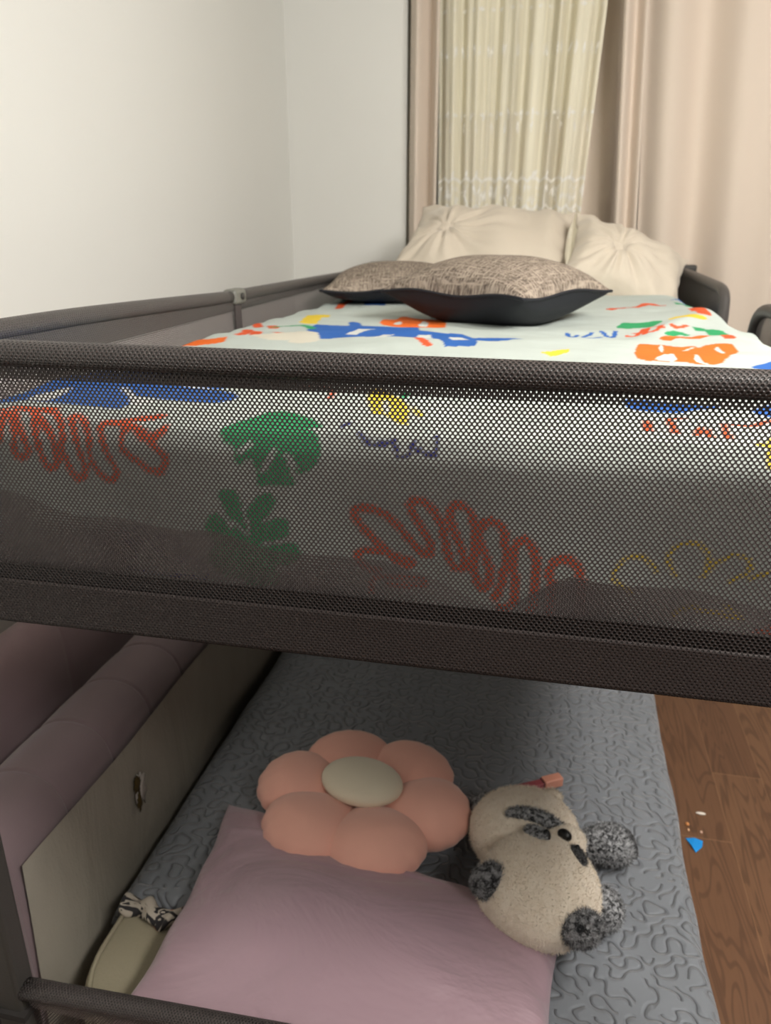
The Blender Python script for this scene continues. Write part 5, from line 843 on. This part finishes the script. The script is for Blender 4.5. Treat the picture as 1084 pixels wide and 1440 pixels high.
# ------------------------------------------------------------------ flower cushion
def velour(name, col, dark):
    t = NT(name); c = t.coord(); n = t.noise(c, 700.0, 2); n2 = t.noise(c, 30.0, 3)
    t.P(Base_Color=t.mix(n2, tuple(x*.94 for x in col), col), Roughness=.85, Specular_IOR_Level=.15, Sheen_Weight=.35)
    t.bump(t.M('ADD', n, t.M('MULTIPLY', n2, .6)), .15, .003); return t.m
M['peach'] = velour('peach_velour', (.88, .47, .37), .9); M['ivory'] = velour('ivory_velour', (.78, .70, .54), .9)
FC = np.array((-.285, 1.128, -1.018))
flower = thing('flower_cushion', tuple(FC-np.array((0, 0, .066))), 'peach flower-shaped cushion with six plump petals and an ivory centre', 'cushion')
tiltx, tilty = -.05, .0
def tiltp(V):
    V = np.asarray(V, float); V = V.copy(); V[:, 2] += (V[:, 1])*tiltx + V[:, 0]*tilty; return V + FC
for k in range(6):
    a0 = math.radians(-66 + 60*k)
    V, F = uv_sphere(64, 36)
    # local: x outward, y tangential
    x, y, z = V[:, 0], V[:, 1], V[:, 2]
    R = 1 + 0*x
    wide = np.where(x > 0, 1.0+.10*x, 1.0 - .45*np.clip(-x, 0, 1)**1.2)
    lx, ly, lz = x*.092, y*.0905*wide, z*.062
    # heart-like gathers where the petal meets its seam, and soft sewn creases on the outer edge
    th = np.arctan2(y, x); rim = np.exp(-(z/.55)**2)*np.clip(x, 0, 1)
    lz = lz*(1+.05*np.sin(th*14+k)*rim) ; lx = lx - .0016*np.sin(th*17+k*2)*rim; ly = ly - .001*np.sin(th*17+k*2)*rim*np.sign(y)
    lz = np.where(lz > 0, lz*(.78+.30*np.clip(x+.2, -.6, .6)), lz*.8)
    c, s = math.cos(a0), math.sin(a0); rad = .117
    P = np.stack([c*(lx+rad)-s*ly, s*(lx+rad)*.93+c*ly*.93, lz], 1)
    p = part('petal', raw_mesh('petal', tiltp(P), F), M['peach'], flower)
V, F = uv_sphere(48, 24); th = np.arctan2(V[:, 1], V[:, 0])
rr = 1+.05*np.cos(6*(th-math.radians(-72)))
P = np.stack([V[:, 0]*.080, V[:, 1]*.063, V[:, 2]*.028+.043], 1)
ci, si = math.cos(math.radians(-14)), math.sin(math.radians(-14))
P = np.stack([P[:, 0]*ci-P[:, 1]*si, P[:, 0]*si+P[:, 1]*ci, P[:, 2]], 1)
part('flower_centre', raw_mesh('flower_centre', tiltp(P), F), M['ivory'], flower)

# ------------------------------------------------------------------ plush panda
def fur_mat(name, c1, c2, sc):
    t = NT(name); c = t.coord(); n = t.noise(c, sc, 4, .65, .6); f = t.noise(c, 900.0, 2)
    t.P(Base_Color=t.mix(t.ramp(n, .38, .62), c1, c2), Roughness=.9, Specular_IOR_Level=.1, Sheen_Weight=.3)
    t.bump(t.M('ADD', n, f), .5, .004); return t.m
M['fur_cream'] = fur_mat('cream_plush', (.78, .675, .545), (.84, .745, .62), 60)
M['fur_grey'] = fur_mat('frosted_grey_plush', (.02, .021, .024), (.46, .465, .48), 150)
M['fur_ear'] = fur_mat('frosted_dark_plush', (.010, .010, .012), (.34, .34, .35), 110)
M['fur_dark'] = fur_mat('dark_plush', (.012, .012, .014), (.11, .11, .115), 170)
M['eye'] = simple('black_plastic_eye', (.004, .004, .004), .4, .4)
panda = thing('plush_panda', (.04, 1.05, -1.075), 'cream plush panda with grey ears and paws, lying beside the flower cushion', 'plush toy')
def fur(parent, V, F, n, L, wd, mat, seed, droop=(0, 0, 0), keep=None):
    g_ = np.random.default_rng(seed)
    A, B, C = V[F[:, 0]], V[F[:, 1]], V[F[:, 2]]; D = V[F[:, 3]]
    ar = np.linalg.norm(np.cross(C-A, D-B), axis=1)
    f = g_.choice(len(F), n, p=ar/ar.sum()); s, t = g_.random((2, n, 1))
    P = (A[f]*(1-s)+B[f]*s)*(1-t)+(D[f]*(1-s)+C[f]*s)*t
    N = np.cross(C-A, D-B)[f]; N /= np.linalg.norm(N, axis=1, keepdims=True)+1e-12
    cen = V.mean(0); N = np.where(((P-cen)*N).sum(1, keepdims=True) < 0, -N, N)
    flow = np.array(droop) + .25*np.stack([np.sin(P[:, 1]*60+P[:, 2]*40), np.cos(P[:, 0]*55), np.sin(P[:, 0]*50+P[:, 1]*35)], 1)
    d = N*.55 + flow + g_.normal(0, .35, (n, 3)); d /= np.linalg.norm(d, axis=1, keepdims=True)
    sd = np.cross(d, g_.normal(0, 1, (n, 3))); sd /= np.linalg.norm(sd, axis=1, keepdims=True)
    Ls = L*g_.uniform(.6, 1.2, (n, 1))
    T = np.stack([P-sd*wd, P+sd*wd, P+d*Ls], 1).reshape(-1, 3)
    if keep is not None:
        k = np.repeat(keep(P), 3); T = T[k]
    o = part('fur', raw_mesh('fur', T, np.arange(len(T)).reshape(-1, 3)), mat, parent); o['kind'] = 'stuff'
def blob(name, c, r, mat, rot=(0, 0, 0), seed=0, wob=.03, furn=0, L=.007, furmat=None, shape=None, parent=None, droop=(0, 0, .1)):
    V, F = uv_sphere(56, 34)
    V = V*(1+wob*fbm(V[:, 0]+.3*V[:, 2], V[:, 1]-.2*V[:, 2], seed, 3, 2.4))[:, None]
    if shape: V = shape(V)
    from mathutils import Euler
    Rm = np.array(Euler(rot).to_matrix())
    V = (V*np.array(r))@Rm.T + np.array(c)
    o = part(name, raw_mesh(name, V, F), mat, parent or panda)
    if furn: fur(o, V, F, furn, L, .0006, furmat or mat, seed+50, droop)
    return o, V, F
HC, HR = np.array((.045, .972, -1.002)), np.array((.099, .100, .076))
BC, BR3 = np.array((.020, 1.096, -1.010)), np.array((.097, .092, .070))
body, bv, bf = blob('body', BC, BR3, M['fur_cream'], seed=2, furn=9000, L=.0055)
def headshape(V):
    V = V.copy(); k = np.clip(V[:, 1], -1, 1)
    V[:, 0] *= 1+.05*(-k); return V
head, hv, hf = blob('head', HC, HR, M['fur_cream'], seed=4, wob=.02, furn=11000, L=.0055, shape=headshape)
def on_head(x, y, up=0.0):
    dx, dy = (x-HC[0])/HR[0], (y-HC[1])/HR[1]; z = math.sqrt(max(.02, 1-dx*dx-dy*dy))
    p = HC+HR*np.array((dx, dy, z)); n = np.array((dx, dy, z))/HR; n /= np.linalg.norm(n); return p+n*up, n
def patch(name, x, y, rx, ry, ang, bulge, mat, furn=0, seed=1, parent=None, L=.005):
    p, nrm = on_head(x, y); nV = Vector(nrm); tx = Vector((math.cos(ang), math.sin(ang), 0)); tx = (tx-nV*tx.dot(nV)).normalized(); ty = nV.cross(tx)
    V, F = uv_sphere(32, 18)
    W = p + V[:, :1]*rx*np.array(tx) + V[:, 1:2]*ry*np.array(ty) + V[:, 2:]*bulge*nrm
    o = part(name, raw_mesh(name, W, F), mat, parent or head)
    if furn: fur(o, W, F, furn, L, .0005, mat, seed)
    return o
ea = math.radians(-22)
patch('eye_patch',   .038, 1.022, .027, .0155, ea-.55, .008, M['fur_grey'], 1300, 71)
patch('eye_patch', .106, .995, .020, .011, ea-.75, .007, M['fur_dark'], 900, 72)
patch('eye', .053, 1.010, .0075, .0070, 0, .0135, M['eye'])
patch('eye', .100, 1.003, .0055, .0055, 0, .0115, M['eye'])
# muzzle and nose
mz, V, F = blob('muzzle', (.086, 1.048, -.972), (.036, .030, .030), M['fur_cream'], seed=9, wob=.01, furn=1400, L=.005, parent=head)
V, F = uv_sphere(32, 18)
part('nose', raw_mesh('nose', V*np.array((.0125, .0095, .010))@np.array(Matrix.Rotation(-.6, 3, 'Z')).T+np.array((.084, 1.036, -.9455)), F), M['eye'], head)
# ears
blob('ear', (-.028, .938, -.968), (.034, .024, .028), M['fur_ear'], (0, .2, .65), 21, .05, 2600, .008, parent=head)
blob('ear', (.112, .893, -.985), (.032, .025, .026), M['fur_ear'], (0, -.1, .25), 22, .05, 2600, .008, parent=head)
# grey yoke across the chest, front paw, hind feet
def arcshape(V):
    V = V.copy(); V[:, 1] -= .9*V[:, 0]**2; return V
blob('chest_band', (.038, 1.070, -.948), (.054, .013, .012), M['fur_grey'], (.0, .1, -.12), 23, .04, 2000, .007, shape=arcshape, parent=body)
def pawshape(V):
    V = V.copy(); V[:, 1] *= 1+.55*np.clip(V[:, 0], -1, 1); V[:, 0] = np.where(V[:, 0] > 0, np.abs(V[:, 0])**.6*.82, V[:, 0]); return V
blob('arm', (.160, 1.136, -1.045), (.060, .036, .032), M['fur_grey'], (0, .1, .35), 24, .04, 4200, .009, shape=pawshape, parent=body, droop=(.2, .1, .1))
blob('paw', (.155, .993, -1.045), (.030, .034, .030), M['fur_grey'], (0, 0, .2), 25, .05, 2600, .008, parent=body)
blob('foot', (-.055, 1.152, -1.015), (.030, .024, .026), M['fur_grey'], (0, 0, .5), 26, .05, 1800, .007, parent=body)
blob('tail', (.064, 1.172, -.99), (.02, .018, .016), M['fur_cream'], (0, 0, .5), 27, .05, 900, .007, parent=body)
V, F = uv_sphere(28, 16)
part('sole', raw_mesh('sole', (V*np.array((.006, .030, .022)))@np.array(Matrix.Rotation(.35, 3, 'Z')).T+np.array((.210, 1.153, -1.048)), F), M['fur_dark'], body)

# ------------------------------------------------------------------ lip gloss, patterned cloth, scraps on the floor
gloss = thing('lip_gloss_tube', (.05, 1.29, QZ+.004), 'pink lip gloss tube with a copper cap poking out behind the panda', 'lip gloss')
gd = Vector((.86, .51, 0)).normalized()
def square_bar(name, a, b, w, h, mat, bv):
    me = box_mesh(name, (0, -w/2, 0), ((Vector(b)-Vector(a)).length, w/2, h)); ang = math.atan2(b[1]-a[1], b[0]-a[0])
    me.transform(Matrix.Translation(Vector(a))@Matrix.Rotation(ang, 4, 'Z'))
    o = part(name, me, mat, gloss, smooth=False); bevel(o, bv, 3); return o
GA = Vector((.052, 1.298, QZ+.012)); 
square_bar('gloss_tube', tuple(GA-gd*.065), tuple(GA+gd*.002), .017, .017, simple('pink_gloss', (.30, .075, .085), .2, .5), .002)
square_bar('gloss_cap', tuple(GA), tuple(GA+gd*.042), .021, .021, simple('copper_cap', (.62, .27, .19), .35, .5), .003)
square_bar('gloss_collar', tuple(GA-gd*.003), tuple(GA+gd*.001), .0185, .0185, simple('gloss_collar', (.12, .03, .03), .3), .001)

def cloth():
    t = NT('patterned_cloth'); u, v = t.uvxy()
    vec = t.node('ShaderNodeCombineXYZ', None, i0=u, i1=v).outputs[0]
    n = t.noise(vec, 16.0, 2, .5, 2.0); m2 = t.noise(vec, 24.0, 1, .5, 1.0)
    st = t.M('SINE', t.M('MULTIPLY', n, 32.0))
    col = t.mix(t.ramp(st, -.3, .2), (.015, .013, .015), (.42, .37, .31)); col = t.mix(t.ramp(m2, .58, .66), col, (.34, .16, .10))
    t.P(Base_Color=col, Roughness=.8); return t.m
def crumpled():
    nu, nv = 70, 50; U, W = np.meshgrid(np.linspace(0, 1, nu), np.linspace(0, 1, nv))
    a = W*math.pi*1.5-.5; r = .018+.004*np.sin(U*11+W*5)+.003*np.sin(U*23-W*9)
    X = -.645+U*.13; Yg = .874-.012*U - r*np.cos(a)*.9 + .006*np.sin(U*9); Z = QZ-.006 + r*np.sin(a)*.6 + .004*np.sin(U*16+2)
    o = link('patterned_cloth', raw_mesh('patterned_cloth', np.stack([X, Yg, Z], -1).reshape(-1, 3), grid_faces(nu, nv), uv=np.stack([U*.13, W*.1], -1).reshape(-1, 2)), cloth())
    solidify(o, .002); tag(o, 'crumpled black and cream patterned cloth tucked under the bedspread corner', 'cloth')
crumpled()

sc = [(-.021, .013, 0), (.002, .015, .002), (.023, .011, .001), (.018, -.004, .0005), (-.002, -.020, 0), (-.010, -.008, .003)]
V = [(.432+x*.9, 1.567+y*1.3, FZ+.0015+z*1.5) for x, y, z in sc]
o = link('paper_scrap', raw_mesh('paper_scrap', V, [(0, 1, 5), (1, 2, 3), (1, 3, 5), (3, 4, 5)]), simple('blue_paper', (.01, .27, .72), .6, .3), smooth=False)
solidify(o, .0008, 1); tag(o, 'bright blue scrap of paper on the wood floor beside the bed', 'scrap')
def crumb(name, x, y, r, col, label, cat='crumb'):
    V, F = uv_sphere(14, 8); V = V*(1+.2*fbm(V[:, 0], V[:, 1], int(x*900), 2, 3.0))[:, None]*np.array(r)
    ob = link(name, raw_mesh(name, V+np.array((x, y, FZ+r[2]*.9)), F), simple(name+'_stuff', col, .7)); tag(ob, label, cat)
crumb('plaster_chip', .464, 1.679, (.012, .005, .003), (.75, .68, .6), 'white chip on the floor behind the blue paper scrap')
crumb('crumb', .424, 1.632, (.005, .005, .004), (.75, .33, .12), 'orange crumb on the floor touching the bedspread edge')
crumb('crumb', .424, 1.613, (.003, .004, .003), (.8, .5, .3), 'pale crumb just below the orange crumb by the bedspread')
crumb('crumb', .454, 1.612, (.003, .004, .003), (.75, .5, .38), 'tiny pinkish crumb between blue scrap and white chip')

# origins of one-mesh things: at the base of their own geometry
bpy.context.view_layer.update()
for ob in list(scene.objects):
    if ob.type == 'MESH' and ob.parent is None and ob.get('category'):
        n = len(ob.data.vertices); co = np.empty(n*3); ob.data.vertices.foreach_get('co', co); co = co.reshape(-1, 3)
        c = Vector(((co[:, 0].min()+co[:, 0].max())/2, (co[:, 1].min()+co[:, 1].max())/2, co[:, 2].min()))
        ob.data.transform(Matrix.Translation(-c)); ob.location = c
